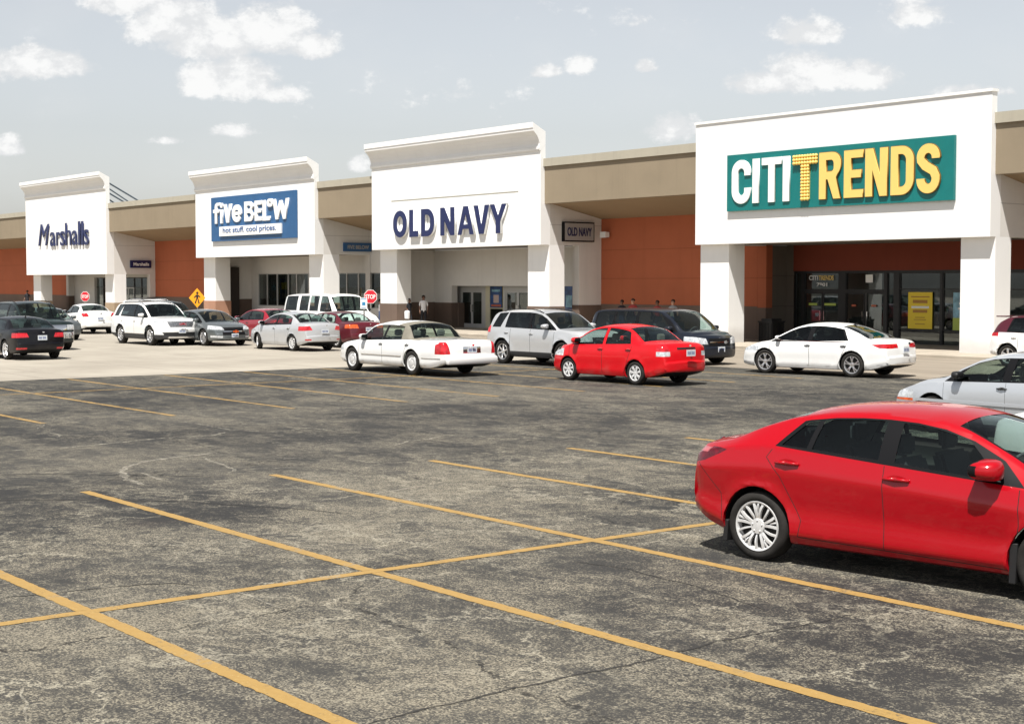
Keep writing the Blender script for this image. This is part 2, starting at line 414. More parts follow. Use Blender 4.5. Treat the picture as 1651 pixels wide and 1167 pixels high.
def ground_mats():
    m, t, b = mat('worn asphalt')
    pos = t.n('ShaderNodeNewGeometry').outputs['Position']
    col, h, worn, fine, lines = asphalt_nodes(t, pos)
    t.put(b.inputs['Base Color'], col)
    b.inputs['Roughness'].default_value = 0.85
    b.inputs['Specular IOR Level'].default_value = 0.3
    bp = t.n('ShaderNodeBump'); bp.inputs['Strength'].default_value = 0.55; bp.inputs['Distance'].default_value = 0.008
    t.put(bp.inputs['Height'], h); t.put(b.inputs['Normal'], bp.outputs[0])
    M['asphalt'] = m
    # yellow line paint, worn through to the asphalt
    m, t, b = mat('yellow line paint')
    pos = t.n('ShaderNodeNewGeometry').outputs['Position']
    col, h, worn, fine, lines = asphalt_nodes(t, pos)
    n = t.noise(t.vm('MULTIPLY', pos, (1, 1, 0)), 3.2, 6, 0.7)
    far = t.sm(t.xyz(pos)[0], -14.0, -26.0)          # the older row of bays is more worn
    f = t.m('SUBTRACT', t.m('ADD', t.m('MULTIPLY', n, 0.9), t.m('MULTIPLY', fine, 0.8)), t.m('MULTIPLY', far, 0.12))
    keep = t.sm(t.m('SUBTRACT', f, t.m('MULTIPLY', lines, 0.35)), 0.53, 0.80, 0.10, 1.0)
    yc = t.mix(t.noise(pos, 12, 5, 0.7), (0.25, 0.15, 0.038, 1), (0.36, 0.23, 0.075, 1))
    yc = t.mix(t.sm(fine, 0.60, 0.72), yc, (0.40, 0.30, 0.14, 1))
    t.put(b.inputs['Base Color'], t.mix(keep, col, yc))
    b.inputs['Roughness'].default_value = 0.7
    M['line'] = m
    for key, cc, k0, k1 in (('crack_dark', (0.014, 0.013, 0.012, 1), 0.22, 0.48), ('crack_pale', (0.30, 0.275, 0.22, 1), 0.40, 0.66)):
        m, t, b = mat(key)
        pos = t.n('ShaderNodeNewGeometry').outputs['Position']
        col, h, worn, fine, lines = asphalt_nodes(t, pos)
        nn = t.noise(t.vm('MULTIPLY', pos, (1, 1, 0)), 9, 5, 0.75)
        t.put(b.inputs['Base Color'], t.mix(t.m('MULTIPLY', t.sm(nn, k0, k1), 0.85), col, cc))
        b.inputs['Roughness'].default_value = 0.9
        M[key] = m
    # concrete
    m, t, b = mat('old concrete')
    pos = t.n('ShaderNodeNewGeometry').outputs['Position']
    X, Y, Z = t.xyz(pos)
    n1 = t.noise(pos, 0.22, 6, 0.65, 0.4)
    n2 = t.noise(t.vm('MULTIPLY', pos, (0.25, 1.6, 1)), 0.9, 6, 0.65)
    n3 = t.noise(pos, 24, 3, 0.6)
    c = t.mix(t.sm(n1, 0.3, 0.7), (0.265, 0.237, 0.195, 1), (0.355, 0.322, 0.268, 1))
    c = t.mix(t.m('MULTIPLY', t.sm(n2, 0.5, 0.75), 0.45), c, (0.21, 0.185, 0.15, 1))
    c = t.mix(t.m('MULTIPLY', t.sm(n3, 0.5, 0.7), 0.18), c, (0.25, 0.22, 0.19, 1))
    jx = t.m('LESS_THAN', t.m('ABSOLUTE', t.m('SUBTRACT', t.m('FRACT', t.m('DIVIDE', X, 4.6)), 0.5)), 0.006)
    jy = t.m('LESS_THAN', t.m('ABSOLUTE', t.m('SUBTRACT', t.m('FRACT', t.m('DIVIDE', Y, 4.25)), 0.5)), 0.006)
    c = t.mix(t.m('MULTIPLY', t.m('MAXIMUM', jx, jy), 0.6), c, (0.12, 0.10, 0.085, 1))
    st = t.sm(t.noise(t.vm('ADD', pos, (13, 5, 0)), 0.5, 4, 0.6), 0.66, 0.75)
    c = t.mix(t.m('MULTIPLY', st, 0.35), c, (0.13, 0.11, 0.09, 1))
    t.put(b.inputs['Base Color'], c)
    b.inputs['Roughness'].default_value = 0.9
    M['concrete'] = m
    # fire lane: darker, tan, tyre marked
    m, t, b = mat('lane concrete')
    pos = t.n('ShaderNodeNewGeometry').outputs['Position']
    X, Y, Z = t.xyz(pos)
    n1 = t.noise(t.vm('MULTIPLY', pos, (0.15, 1.0, 1)), 0.8, 6, 0.65, 0.3)
    n3 = t.noise(pos, 20, 3, 0.6)
    c = t.mix(t.sm(n1, 0.3, 0.7), (0.19, 0.16, 0.125, 1), (0.28, 0.24, 0.19, 1))
    c = t.mix(t.m('MULTIPLY', t.sm(n3, 0.5, 0.7), 0.2), c, (0.18, 0.15, 0.12, 1))
    jx = t.m('LESS_THAN', t.m('ABSOLUTE', t.m('SUBTRACT', t.m('FRACT', t.m('DIVIDE', X, 4.6)), 0.5)), 0.006)
    c = t.mix(t.m('MULTIPLY', jx, 0.5), c, (0.10, 0.09, 0.07, 1))
    t.put(b.inputs['Base Color'], c)
    b.inputs['Roughness'].default_value = 0.9
    M['lane'] = m
    M['sidewalk'] = plain('sidewalk concrete', (0.36, 0.315, 0.255), 0.9, var=0.14, vs=0.8)
ground_mats()

def sheet(name, x0, x1, y0, y1, z, m, nx=1, ny=1):
    bm = bmesh.new()
    V = [[bm.verts.new((x0 + (x1 - x0) * i / nx, y0 + (y1 - y0) * j / ny, z)) for j in range(ny + 1)] for i in range(nx + 1)]
    for i in range(nx):
        for j in range(ny): bm.faces.new((V[i][j], V[i + 1][j], V[i + 1][j + 1], V[i][j + 1]))
    o = from_bm(name, bm, m)
    return tag(o, kind='structure')

sheet('ground', -700, 500, -500, 900, 0.0, M['asphalt'], 12, 14)
KERB = 42.6
sheet('concrete_aisle', -300, -38.6, -120, 33.0, 0.004, M['concrete'], 4, 4)
sheet('fire_lane', -300, 120, 33.0, KERB, 0.0045, M['lane'], 4, 2)

# parking bay lines: one sheet of paint 4 mm above the asphalt
bm = bmesh.new()
def stripe(x0, x1, y0, y1, z=0.004):
    # sprayed edge: ragged by a few millimetres
    along = (x1 - x0) > (y1 - y0)
    L = (x1 - x0) if along else (y1 - y0)
    n = max(2, int(L / 0.05)); prev = None
    for i in range(n + 1):
        a = i / n; j0, j1 = random.uniform(-.007, .007), random.uniform(-.007, .007)
        if along: cur = (bm.verts.new((x0 + L * a, y0 + j0, z)), bm.verts.new((x0 + L * a, y1 + j1, z)))
        else: cur = (bm.verts.new((x1 + j0, y0 + L * a, z)), bm.verts.new((x0 + j1, y0 + L * a, z)))
        if prev: bm.faces.new((prev[0], cur[0], cur[1], prev[1]))
        prev = cur
LW = 0.064
SPX = -11.06
random.seed(3)
ys = [-6.0, -3.35, -0.7, 1.9, 4.52, 7.15, 9.75, 12.32, 14.93, 17.47, 20.1, 22.7, 25.3, 27.9]
for y in ys:
    stripe(-17.52, SPX - LW, y - LW, y + LW); stripe(SPX + LW, -4.4, y - LW, y + LW)
prev = -6.0 - LW
stripe(SPX - LW, SPX + LW, prev, 27.9 + LW)
SP2 = -33.9
for y in (2.3, 4.9, 7.5, 10.06, 12.62, 15.25, 18.02, 20.5, 23.05, 25.6, 28.2, 30.8):
    stripe(-38.4, SP2 - LW, y - LW, y + LW); stripe(SP2 + LW, -26.5, y - LW, y + LW)
stripe(SP2 - LW, SP2 + LW, 2.3 - LW, 30.8 + LW)
o = from_bm('parking_lines', bm, M['line']); tag(o, kind='structure')

# cracks and scuffs that stand out one by one
DARK=[
( 0.022 , [(-11.99, 4.17), (-11.94, 4.38), (-11.92, 4.6), (-11.87, 4.87), (-11.84, 5.12), (-11.81, 5.34), (-11.68, 5.51), (-11.51, 5.62), (-11.37, 5.75)] ),
( 0.03 , [(-19.71, 6.88), (-19.55, 7.25), (-19.22, 7.71), (-18.66, 8.21), (-18.06, 8.84), (-17.72, 9.13)] ),
( 0.03 , [(-17.44, 6.08), (-16.99, 6.68), (-16.56, 7.18), (-15.94, 7.8), (-15.14, 8.2), (-14.55, 8.55), (-14.01, 8.73)] ),
( 0.022 , [(-7.22, 4.62), (-7.25, 4.95), (-7.26, 5.31), (-7.28, 5.63), (-7.27, 5.93), (-7.27, 6.33), (-7.25, 6.73), (-7.31, 7.2), (-7.34, 7.67), (-7.33, 8.15), (-7.29, 8.7), (-7.3, 9.11)] ),
( 0.018 , [(-10.32, 8.86), (-9.72, 9.01), (-9.05, 8.95), (-8.4, 8.84), (-7.84, 8.69)] ),
( 0.035 , [(-16.08, 6.16), (-15.94, 6.26), (-15.81, 6.33)] ),
]
PALE=[
( 0.1 , [(-17.58, 7.99), (-18.02, 7.99), (-18.55, 8.1), (-19.09, 8.32), (-19.58, 8.65), (-19.96, 9.04), (-20.12, 9.38), (-20.23, 9.77), (-20.3, 10.39)] ),
( 0.05 , [(-18.83, 8.47), (-18.17, 8.41), (-17.6, 8.36)] ),
( 0.045 , [(-19.95, 9.94), (-19.1, 9.77), (-18.19, 9.56), (-18.06, 9.37)] ),
( 0.04 , [(-18.34, 9.64), (-18.17, 10.01), (-17.93, 10.54)] ),
( 0.07 , [(-22.54, 7.87), (-22.46, 8.34), (-22.41, 8.99), (-22.58, 9.77), (-22.77, 10.69), (-22.64, 11.47), (-23.03, 11.95)] ),
( 0.05 , [(-23.84, 8.33), (-23.9, 8.88), (-23.91, 9.31), (-24.21, 9.48), (-24.81, 9.51)] ),
( 0.05 , [(-25.58, 9.62), (-26.27, 10.01)] ),
( 0.04 , [(-25.49, 12.21), (-24.63, 12.23), (-23.34, 12.16), (-22.51, 12.61), (-22.83, 13.42), (-21.76, 13.56)] ),
( 0.028 , [(-11.07, 5.78), (-10.73, 5.77), (-10.34, 5.76), (-10.07, 5.78)] ),
( 0.022 , [(-9.15, 4.13), (-9.14, 4.31), (-9.16, 4.55), (-9.19, 4.74), (-9.06, 4.82)] ),
( 0.02 , [(-8.37, 3.84), (-8.47, 4.04), (-8.54, 4.24), (-8.52, 4.41)] ),
( 0.022 , [(-8.44, 3.12), (-8.5, 3.29), (-8.52, 3.49), (-8.55, 3.6)] ),
( 0.022 , [(-9.27, 3.35), (-8.85, 3.23), (-8.47, 3.1)] ),
( 0.02 , [(-9.88, 5.43), (-9.8, 5.62), (-9.76, 5.83), (-9.66, 6.13)] ),
( 0.02 , [(-9.14, 4.97), (-9.15, 5.17), (-9.24, 5.37), (-9.32, 5.44)] ),
( 0.045 , [(-19.44, 13.0), (-19.93, 13.56), (-19.93, 14.05), (-20.32, 14.63)] ),
( 0.04 , [(-15.27, 9.4), (-15.21, 9.81), (-15.29, 10.22), (-15.38, 10.65)] ),
( 0.03 , [(-15.26, 11.06), (-15.09, 11.32), (-15.02, 11.66)] ),
( 0.03 , [(-12.35, 8.61), (-12.15, 8.62), (-12.13, 8.88)] ),
( 0.04 , [(-20.65, 19.11), (-19.51, 18.83), (-18.54, 18.73)] ),
]

def crack_sheet(name, items, m, z, rag):
    random.seed(11)
    bm = bmesh.new()
    for wd, pts in items:
        # resample with a little wander
        P = []
        for a, b in zip(pts, pts[1:]):
            l = math.hypot(b[0] - a[0], b[1] - a[1]); n = max(1, int(l / .07))
            for i in range(n): P.append((a[0] + (b[0] - a[0]) * i / n, a[1] + (b[1] - a[1]) * i / n))
        P.append(pts[-1]); off = 0; prev = None
        for i, p in enumerate(P):
            q = P[min(len(P) - 1, i + 1)]; o_ = P[max(0, i - 1)]
            dx, dy = q[0] - o_[0], q[1] - o_[1]; l = math.hypot(dx, dy) or 1
            off = off * .8 + random.uniform(-.018, .018)
            hw = wd / 2 * random.uniform(1 - rag, 1 + rag) * min(1, .3 + min(i, len(P) - 1 - i) * .2)
            nx, ny = -dy / l, dx / l
            cur = (bm.verts.new((p[0] + nx * (off + hw), p[1] + ny * (off + hw), z)), bm.verts.new((p[0] + nx * (off - hw), p[1] + ny * (off - hw), z)))
            if prev: bm.faces.new((prev[0], prev[1], cur[1], cur[0]))
            prev = cur
    tag(from_bm(name, bm, m), kind='structure')
crack_sheet('ground_cracks', DARK, M['crack_dark'], 0.003, .5)
crack_sheet('ground_scuffs', PALE, M['crack_pale'], 0.0025, .6)

# sidewalk with a kerb step
bm = bmesh.new()
prism(bm, [(KERB, -0.05), (KERB, 0.10), (KERB + 0.03, 0.13), (58, 0.13), (58, -0.05)], 'x', -220, 90)
o = from_bm('sidewalk', bm, M['sidewalk']); tag(o, kind='structure')
# ------------------------------------------------------------------ shops
U = 2.55 / 2.65
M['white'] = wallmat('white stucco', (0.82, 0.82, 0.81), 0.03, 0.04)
M['white_shade'] = wallmat('shaded white wall', (0.70, 0.685, 0.655), 0.06, 0.07, joint=(5.25,))  # duller copy of the white for side and back walls, shade in the colour
M['tan'] = wallmat('tan stucco fascia', (0.27, 0.22, 0.155), 0.08, 0.07)
M['cap'] = wallmat('pale coping', (0.40, 0.37, 0.30), 0.06, 0.12)
M['orange'] = wallmat('terracotta wall paint', (0.42, 0.122, 0.058), 0.08, 0.06, joint=(2.75, 4.1))
M['orange_shade'] = wallmat('shaded terracotta header', (0.20, 0.045, 0.026), 0.10, 0.08)  # terracotta darkened in the colour for the shade of the recess
M['base'] = wallmat('brown wall base', (0.16, 0.115, 0.092), 0.12, 0.1)
M['taupe'] = wallmat('taupe wall', (0.15, 0.13, 0.11), 0.08, 0.08, joint=(1.55, 2.85))
M['soffit'] = wallmat('tan soffit', (0.29, 0.215, 0.135), 0.06, 0.0)
M['brickbase'] = wallmat('salmon brick base', (0.42, 0.235, 0.16), 0.15, 0.1)
M['tanbrick'] = wallmat('tan brick base', (0.36, 0.275, 0.19), 0.15, 0.1)
M['frame_black'] = plain('black aluminium', (0.013, 0.013, 0.014), 0.4, metal=0.2)
M['frame_alu'] = plain('silver aluminium', (0.50, 0.50, 0.49), 0.45, metal=0.3)
M['frame_cream'] = plain('cream mullion', (0.56, 0.52, 0.38), 0.6)
M['interior'] = plain('shop interior', (0.28, 0.27, 0.26), 0.9, var=0.3, vs=0.7)
M['interior_light'] = plain('shop interior light wall', (0.30, 0.31, 0.29), 0.9, var=0.2, vs=0.7)
_m, _t, _b = mat('added shop ceiling light'); _b.inputs['Base Color'].default_value = (.8, .8, .8, 1); _b.inputs['Emission Color'].default_value = (1, .97, .9, 1); _b.inputs['Emission Strength'].default_value = 3.0  # glowing panels added in every shop room to lighten it behind the glass
M['added_light'] = _m
M['roof'] = plain('roof membrane', (0.30, 0.29, 0.27), 0.9, var=0.1)
M['steel'] = plain('dark steel brace', (0.10, 0.13, 0.16), 0.5, metal=0.3)
M['groove'] = plain('groove shadow gap', (0.30, 0.29, 0.24), 0.9)

def sc(b): return [q * U for q in b[:6]] + list(b[6:])
def part(root, name, lst, m, scaled=False, bevel=0.0, parent=None):
    """boxes in world coordinates, parented to root"""
    o = boxes(name, lst if scaled else [sc(b) for b in lst], m, None, bevel)
    fit(o, root if parent is None else parent, root)
    return o
def fit(o, parent, root):
    o.parent = parent
    if parent is root: o.location = -root.location
    return o
def parts(root, name, lst, m, scaled=False):
    for b in lst: part(root, name, [b], m, scaled)
def part_prism(root, name, polys, axis, a0, a1, m, parent=None, k=None):
    k = U if k is None else k
    bm = bmesh.new()
    for pts in polys: prism(bm, [(p[0] * k, p[1] * k) for p in pts], axis, a0 * k, a1 * k)
    o = from_bm(name, bm, m)
    return fit(o, parent or root, root)

YF, YW = 45.7, 49.6       # portico face and main wall
def portico(root, X0, X1, zb, zt, openL, openR, setb, cornice=True, basem=None, basez=0.0, pw=1.65, pd=0.95, wingL=True, wingR=True, recess=None, pwR=None):
    yp = YF + setb
    top = zt - (1.45 if cornice else 0.0)
    part(root, 'front_wall', [(X0, X1, YF, YF + 0.3, 8.3, zt - (0.42 if cornice else 0.1)), (X0, X1, YF, YF + 0.6, zb, 8.3)], M['white'])
    if cornice:
        z = zt
        prof = [(YF - 0.50, z), (YF + 0.302, z - 0.40), (YF + 0.302, z - 1.0), (YF - 0.003, z - 1.32), (YF - 0.07, z - 1.32), (YF - 0.10, z - 1.25), (YF - 0.10, z - 1.14),
                (YF - 0.055, z - 1.12), (YF - 0.06, z - 0.98), (YF - 0.12, z - 0.80), (YF - 0.22, z - 0.62), (YF - 0.36, z - 0.48), (YF - 0.46, z - 0.40), (YF - 0.47, z - 0.27), (YF - 0.50, z - 0.26)]
        part_prism(root, 'cornice', [prof], 'x', X0 - 0.003, X1 + 0.003, M['white'])
    else:
        part(root, 'coping', [(X0 - 0.04, X1 + 0.04, YF - 0.05, YF + 0.34, zt - 0.1, zt)], M['white'])
    zc = basez
    for a, b in ((X0, X0 + pw), (X1 - (pwR or pw), X1)):
        p = part(root, 'pillar', [(a, b, yp, yp + pd, zc, zb)], M['white'])
        if basem: part(root, 'pillar_base', [(a - 0.03, b + 0.03, yp - 0.03, yp + pd + 0.03, 0.0, zc)], basem, parent=None)
        elif zc == 0: p.data.transform(Matrix.Translation((0, 0, 0)))
    for (a, b, op) in ((X0, X0 + 0.5, openL), (X1 - 0.5, X1, openR)):
        y0, y1, zo = op
        lst = [(a, b, YF + 0.6, YW, zb, 8.2)]
        if y1 < YW: lst.append((a, b, y1, YW, 1.55 if basem else 0.0, zb - 0.001))
        if zo < zb: lst.append((a, b, yp + pd, y1, zo, zb - 0.001))
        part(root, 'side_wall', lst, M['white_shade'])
        if basem and y1 < YW: part(root, 'wall_base', [(a - 0.01, b + 0.02, y1 - 0.02, YW, 0.0, 1.55)], M['base'])
    yb = recess if recess else YW
    part(root, 'portico_ceiling', [(X0 + 0.5, X1 - 0.5, YF + 0.6, yb, zb + 0.03, zb + 0.3)], M['taupe'])
    part(root, 'roof', [(X0 + 0.5, X1 - 0.5, YF + 0.6, 75, 8.0, 8.25)], M['roof'])

def wing(root, X0, X1, wall='orange', solid=True):
    part(root, 'fascia', [(X0, X1, 45.95, 46.4, 6.45, 8.22)], M['tan'])
    part(root, 'coping', [(X0, X1, 45.86, 46.5, 8.22, 8.6)], M['cap'])
    part_prism(root, 'soffit', [[(46.4, 6.452), (YW, 5.80), (YW, 5.95), (46.4, 6.6)]], 'x', X0, X1, M['soffit'])
    part(root, 'roof', [(X0, X1, 46.5, 75, 8.0, 8.25)], M['roof'])
    if solid:
        part(root, 'terracotta_wall', [(X0, X1, YW, YW + 0.4, 1.6, 5.95)], M['orange'])
        part(root, 'wall_base', [(X0, X1, YW - 0.02, YW + 0.4, 0.0, 1.6)], M['base'])

def room(root, X0, X1, Y0, z1=3.4, depth=9.0, light=False):
    m = M['interior_light'] if light else M['interior']
    part(root, 'shop_interior', [(X0, X1, Y0 + depth, Y0 + depth + 0.2, 0.12, z1), (X0 - 0.2, X0, Y0, Y0 + depth, 0.12, z1), (X1, X1 + 0.2, Y0, Y0 + depth, 0.12, z1),
                                (X0, X1, Y0, Y0 + depth, z1, z1 + 0.2), (X0, X1, Y0, Y0 + depth, 0.10, 0.145)], m, scaled=True)
    n = max(2, int((X1 - X0) / 3.2))
    for i in range(n):
        for j in range(2):
            xc = X0 + (X1 - X0) * (i + .5) / n; yc = Y0 + 2.2 + j * 3.6
            part(root, 'added_ceiling_light', [(xc - .6, xc + .6, yc - .15, yc + .15, z1 - .06, z1 - .01)], M['added_light'], scaled=True)

def glazing(root, Y, spans, z0, z1, fm, bar=0.05, transoms=(), gm='store_glass', name='window', depth=0.10):
    """spans: list of (x0,x1) panes; each is a window part with its frame as a sub-part"""
    for (a, b) in spans:
        p = part(root, name, [(a + bar, b - bar, Y + 0.045, Y + 0.055, z0 + bar, z1 - bar)], M[gm], scaled=True)
        fr = [(a, a + bar, Y, Y + depth, z0, z1), (b - bar, b, Y, Y + depth, z0, z1), (a + bar, b - bar, Y, Y + depth, z0, z0 + bar), (a + bar, b - bar, Y, Y + depth, z1 - bar, z1)]
        for zt in transoms: fr.append((a + bar, b - bar, Y, Y + depth, zt - bar / 2, zt + bar / 2))
        f = boxes('frame', fr, fm); f.parent = p
def doorleaf(root, Y, a, b, z0, z1, fm, hx, st=0.09):
    d = part(root, 'door', [(a, a + st, Y, Y + 0.05, z0, z1), (b - st, b, Y, Y + 0.05, z0, z1), (a + st, b - st, Y, Y + 0.05, z0, z0 + 0.22), (a + st, b - st, Y, Y + 0.05, z1 - st, z1)], fm, scaled=True)
    g = boxes('pane', [(a + st, b - st, Y + 0.02, Y + 0.03, z0 + 0.22, z1 - st)], M['store_glass']); g.parent = d
    h = boxes('handle', [(hx - 0.015, hx + 0.015, Y - 0.06, Y - 0.03, z0 + 0.85, z0 + 1.25), (hx - 0.012, hx + 0.012, Y - 0.03, Y, z0 + 0.88, z0 + 0.91), (hx - 0.012, hx + 0.012, Y - 0.03, Y, z0 + 1.19, z0 + 1.22)], M['chrome']); h.parent = d

FL = 0.13
# ---- off-price clothing shop at the far left
s = empty('shop_building', (-115.3 * U, YF * U, 0), label='leftmost shop with tall white portico and slanted navy script sign', cat='shop', group='shop units of the strip mall')
portico(s, -123.6, -107.1, 3.3, 10.95, (47.0, 49.1, 3.3), (47.0, 49.15, 3.3), 0.58, True, M['tanbrick'], 1.15)
wing(s, -215, -123.6); wing(s, -107.1, -92.3)
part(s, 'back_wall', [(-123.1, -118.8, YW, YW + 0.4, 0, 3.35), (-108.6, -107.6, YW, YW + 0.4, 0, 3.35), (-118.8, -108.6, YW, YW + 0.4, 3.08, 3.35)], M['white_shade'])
room(s, -114.5, -104.6, 48.4)
glazing(s, 47.9, [(-114.4, -113.0), (-113.0, -111.6), (-107.2, -105.9), (-105.9, -104.7)], FL, 2.95, M['frame_black'], 0.05, (2.2,))
doorleaf(s, 47.9, -111.6, -110.4, FL, 2.2, M['frame_alu'], -110.5); doorleaf(s, 47.9, -110.4, -109.3, FL, 2.2, M['frame_alu'], -110.3)
doorleaf(s, 47.9, -109.3, -108.25, FL, 2.2, M['frame_alu'], -108.35); doorleaf(s, 47.9, -108.25, -107.2, FL, 2.2, M['frame_alu'], -108.15)
glazing(s, 47.9, [(-111.6, -109.3), (-109.3, -107.2)], 2.2, 2.95, M['frame_black'], 0.05)
bm = bmesh.new()
for x in (-108.0, -110.6, -113.2):
    tube(bm, (x * U, 46.1 * U, 10.3 * U), (x * U, 49.4 * U, 8.55 * U), 0.06, seg=6)
    tube(bm, (x * U, 46.1 * U, 9.9 * U), (x * U, 48.6 * U, 8.4 * U), 0.05, seg=6)
    tube(bm, (x * U, 46.1 * U, 9.1 * U), (x * U, 47.0 * U, 8.5 * U), 0.05, seg=6)
fit(from_bm('roof_brace', bm, M['steel']), s, s)

# ---- five-and-ten shop, second from left
s = empty('shop_building', (-84.5 * U, YF * U, 0), label='shop with white portico and blue panel sign, second from the left', cat='shop', group='shop units of the strip mall')
portico(s, -92.3, -76.8, 4.33, 10.05, (47.2, 48.3, 3.6), (47.25, 49.55, 4.33), 0.58, True, M['brickbase'], 1.45, pd=1.1)
wing(s, -76.8, -70.6, solid=False)
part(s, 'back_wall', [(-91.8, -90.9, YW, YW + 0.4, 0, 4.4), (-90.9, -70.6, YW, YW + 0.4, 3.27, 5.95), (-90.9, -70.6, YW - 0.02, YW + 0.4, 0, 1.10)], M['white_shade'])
room(s, -88.0, -67.5, 48.1, 3.3)
xs = [-87.5, -86.36, -85.05, -83.63, -82.57, -81.1, -79.9, -78.7, -77.65, -76.63, -75.33, -73.97, -72.8, -71.6, -70.3, -69.0]
glazing(s, 47.78, list(zip(xs, xs[1:])), 1.06, 3.14, M['frame_alu'], 0.045)

part(s, 'dark_opening_panel', [(-91.62, -91.5, 46.9, 48.5, 0.13, 3.7)], plain('dark opening panel', (0.035, 0.026, 0.02), 0.6))  # dark panel added in the side opening, standing for its shade

# ---- family clothing shop in the middle
s = empty('shop_building', (-63.2 * U, YF * U, 0), label='shop in the middle with white corniced portico and raised navy blue letters', cat='shop', group='shop units of the strip mall')
portico(s, -70.6, -55.75, 4.48, 10.3, (47.4, 47.45, 4.48), (47.2, 48.15, 4.48), 0.55, True, M['base'], 1.5)
wing(s, -55.75, -45.35)
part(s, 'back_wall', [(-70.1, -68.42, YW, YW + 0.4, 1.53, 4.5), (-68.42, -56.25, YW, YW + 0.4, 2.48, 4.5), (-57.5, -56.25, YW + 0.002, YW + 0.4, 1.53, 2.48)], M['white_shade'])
parts(s, 'wall_base', [(-70.1, -68.42, YW - 0.02, YW + 0.4, 0.0, 1.53), (-57.5, -56.25, YW - 0.02, YW + 0.4, 0.0, 1.53), (-68.42, -68.3, YW + 0.4, YW + 1.1, 0.0, 1.53)], M['base'])
room(s, -67.2, -55.6, 49.2, 2.9, light=True)
Yd = 48.45
part(s, 'door_surround', [(-66.95, -65.95, Yd, Yd + 0.12, FL, 2.42), (-65.95, -64.05, Yd, Yd + 0.12, 2.12, 2.42), (-64.05, -63.75, Yd, Yd + 0.12, FL, 2.42)], M['frame_alu'], scaled=True)
part(s, 'door_surround', [(-62.2, -62.0, Yd, Yd + 0.12, FL, 2.42), (-62.0, -60.0, Yd, Yd + 0.12, 2.12, 2.42), (-60.0, -59.85, Yd, Yd + 0.12, FL, 2.42)], M['frame_alu'], scaled=True)
doorleaf(s, Yd + 0.03, -65.95, -65.0, FL, 2.12, M['frame_alu'], -65.08); doorleaf(s, Yd + 0.03, -65.0, -64.05, FL, 2.12, M['frame_alu'], -64.92)
doorleaf(s, Yd + 0.03, -62.0, -61.0, FL, 2.12, M['frame_alu'], -61.08); doorleaf(s, Yd + 0.03, -61.0, -60.0, FL, 2.12, M['frame_alu'], -60.92)
parts(s, 'mullion', [(-63.75, -63.42, Yd, Yd + 0.15, FL, 2.42), (-56.85, -56.68, Yd - 0.6, Yd - 0.45, FL, 2.42), (-57.6, -55.8, Yd - 0.58, Yd - 0.5, 1.08, 1.16)], M['frame_cream'], scaled=True)
glazing(s, Yd, [(-63.42, -62.2)], FL, 2.42, M['frame_cream'], 0.05, (1.2,))
glazing(s, Yd, [(-59.85, -58.6), (-58.6, -57.3)], FL, 2.42, M['frame_alu'], 0.05)
glazing(s, Yd - 0.55, [(-57.3, -56.8), (-56.7, -55.35)], FL, 2.40, M['frame_cream'], 0.04)
part(s, 'groove', [(-66.05, -55.3, 43.972, 43.98, 6.80, 6.86)], M['groove'], scaled=True)

# ---- value clothing shop at the right
s = empty('shop_building', (-38.1 * U, YF * U, 0), label='rightmost full shop with plain white portico, shaded terracotta header and black glazed front', cat='shop', group='shop units of the strip mall')
portico(s, -45.35, -30.9, 4.27, 9.42, (47.0, YW, 4.27), (47.0, YW, 4.27), 0.33, False, None, 0.12, recess=51.0, pwR=1.42)
part(s, 'terracotta_wall', [(-44.84, -45.36 + 0.02, YW, YW + 0.4, 1.55, 4.3)], M['orange'])
part(s, 'wall_base', [(-44.84, -45.36 + 0.02, YW - 0.02, YW + 0.4, 0, 1.55)], M['base'])
part(s, 'recess_wall', [(-45.9, -44.9, YW + 0.4, 51.0, 0, 4.3), (-45.9, -44.5, 51.0, 51.4, 0, 4.3)], M['taupe'])
part(s, 'header', [(-44.5, -30.5, 51.0, 51.4, 3.17, 4.3)], M['orange_shade'])
room(s, -42.9, -30.0, 49.3, 3.05, 8.0)
Yc = 51.0 * U + 0.05
K = M['frame_black']
part(s, 'storefront_frame', [(-42.87, -42.74, Yc, Yc + 0.16, FL, 3.04), (-42.42, -42.24, Yc, Yc + 0.16, FL, 3.04), (-40.42, -40.03, Yc, Yc + 0.16, FL, 3.04), (-38.10, -37.94, Yc, Yc + 0.16, FL, 3.04),
                              (-37.62, -37.35, Yc, Yc + 0.16, FL, 3.04), (-35.40, -35.30, Yc, Yc + 0.16, FL, 3.04), (-32.9, -32.75, Yc, Yc + 0.16, FL, 3.04),
                              (-42.24, -40.42, Yc, Yc + 0.16, 2.14, 2.26), (-40.03, -38.10, Yc, Yc + 0.16, 2.14, 2.26), (-42.74, -30.2, Yc - 0.02, Yc + 0.18, 2.96, 3.05)], K, scaled=True)
glazing(s, Yc + 0.02, [(-42.74, -42.42), (-37.94, -37.62)], FL, 2.96, K, 0.02)
glazing(s, Yc + 0.02, [(-42.24, -40.42), (-40.03, -38.10)], 2.26, 2.96, K, 0.02)
glazing(s, Yc + 0.02, [(-37.35, -35.40), (-35.30, -32.9), (-32.75, -30.3)], 0.68, 2.96, K, 0.04, (2.3,))
glazing(s, Yc + 0.02, [(-37.35, -35.40), (-35.30, -32.9), (-32.75, -30.3)], FL, 0.62, K, 0.03)
for a, b, h in ((-42.24, -41.30, -41.38), (-41.26, -40.42, -41.18), (-40.03, -39.09, -39.17), (-39.01, -38.10, -38.93)):
    doorleaf(s, Yc + 0.04, a, b, FL, 2.14, K, h, 0.05)

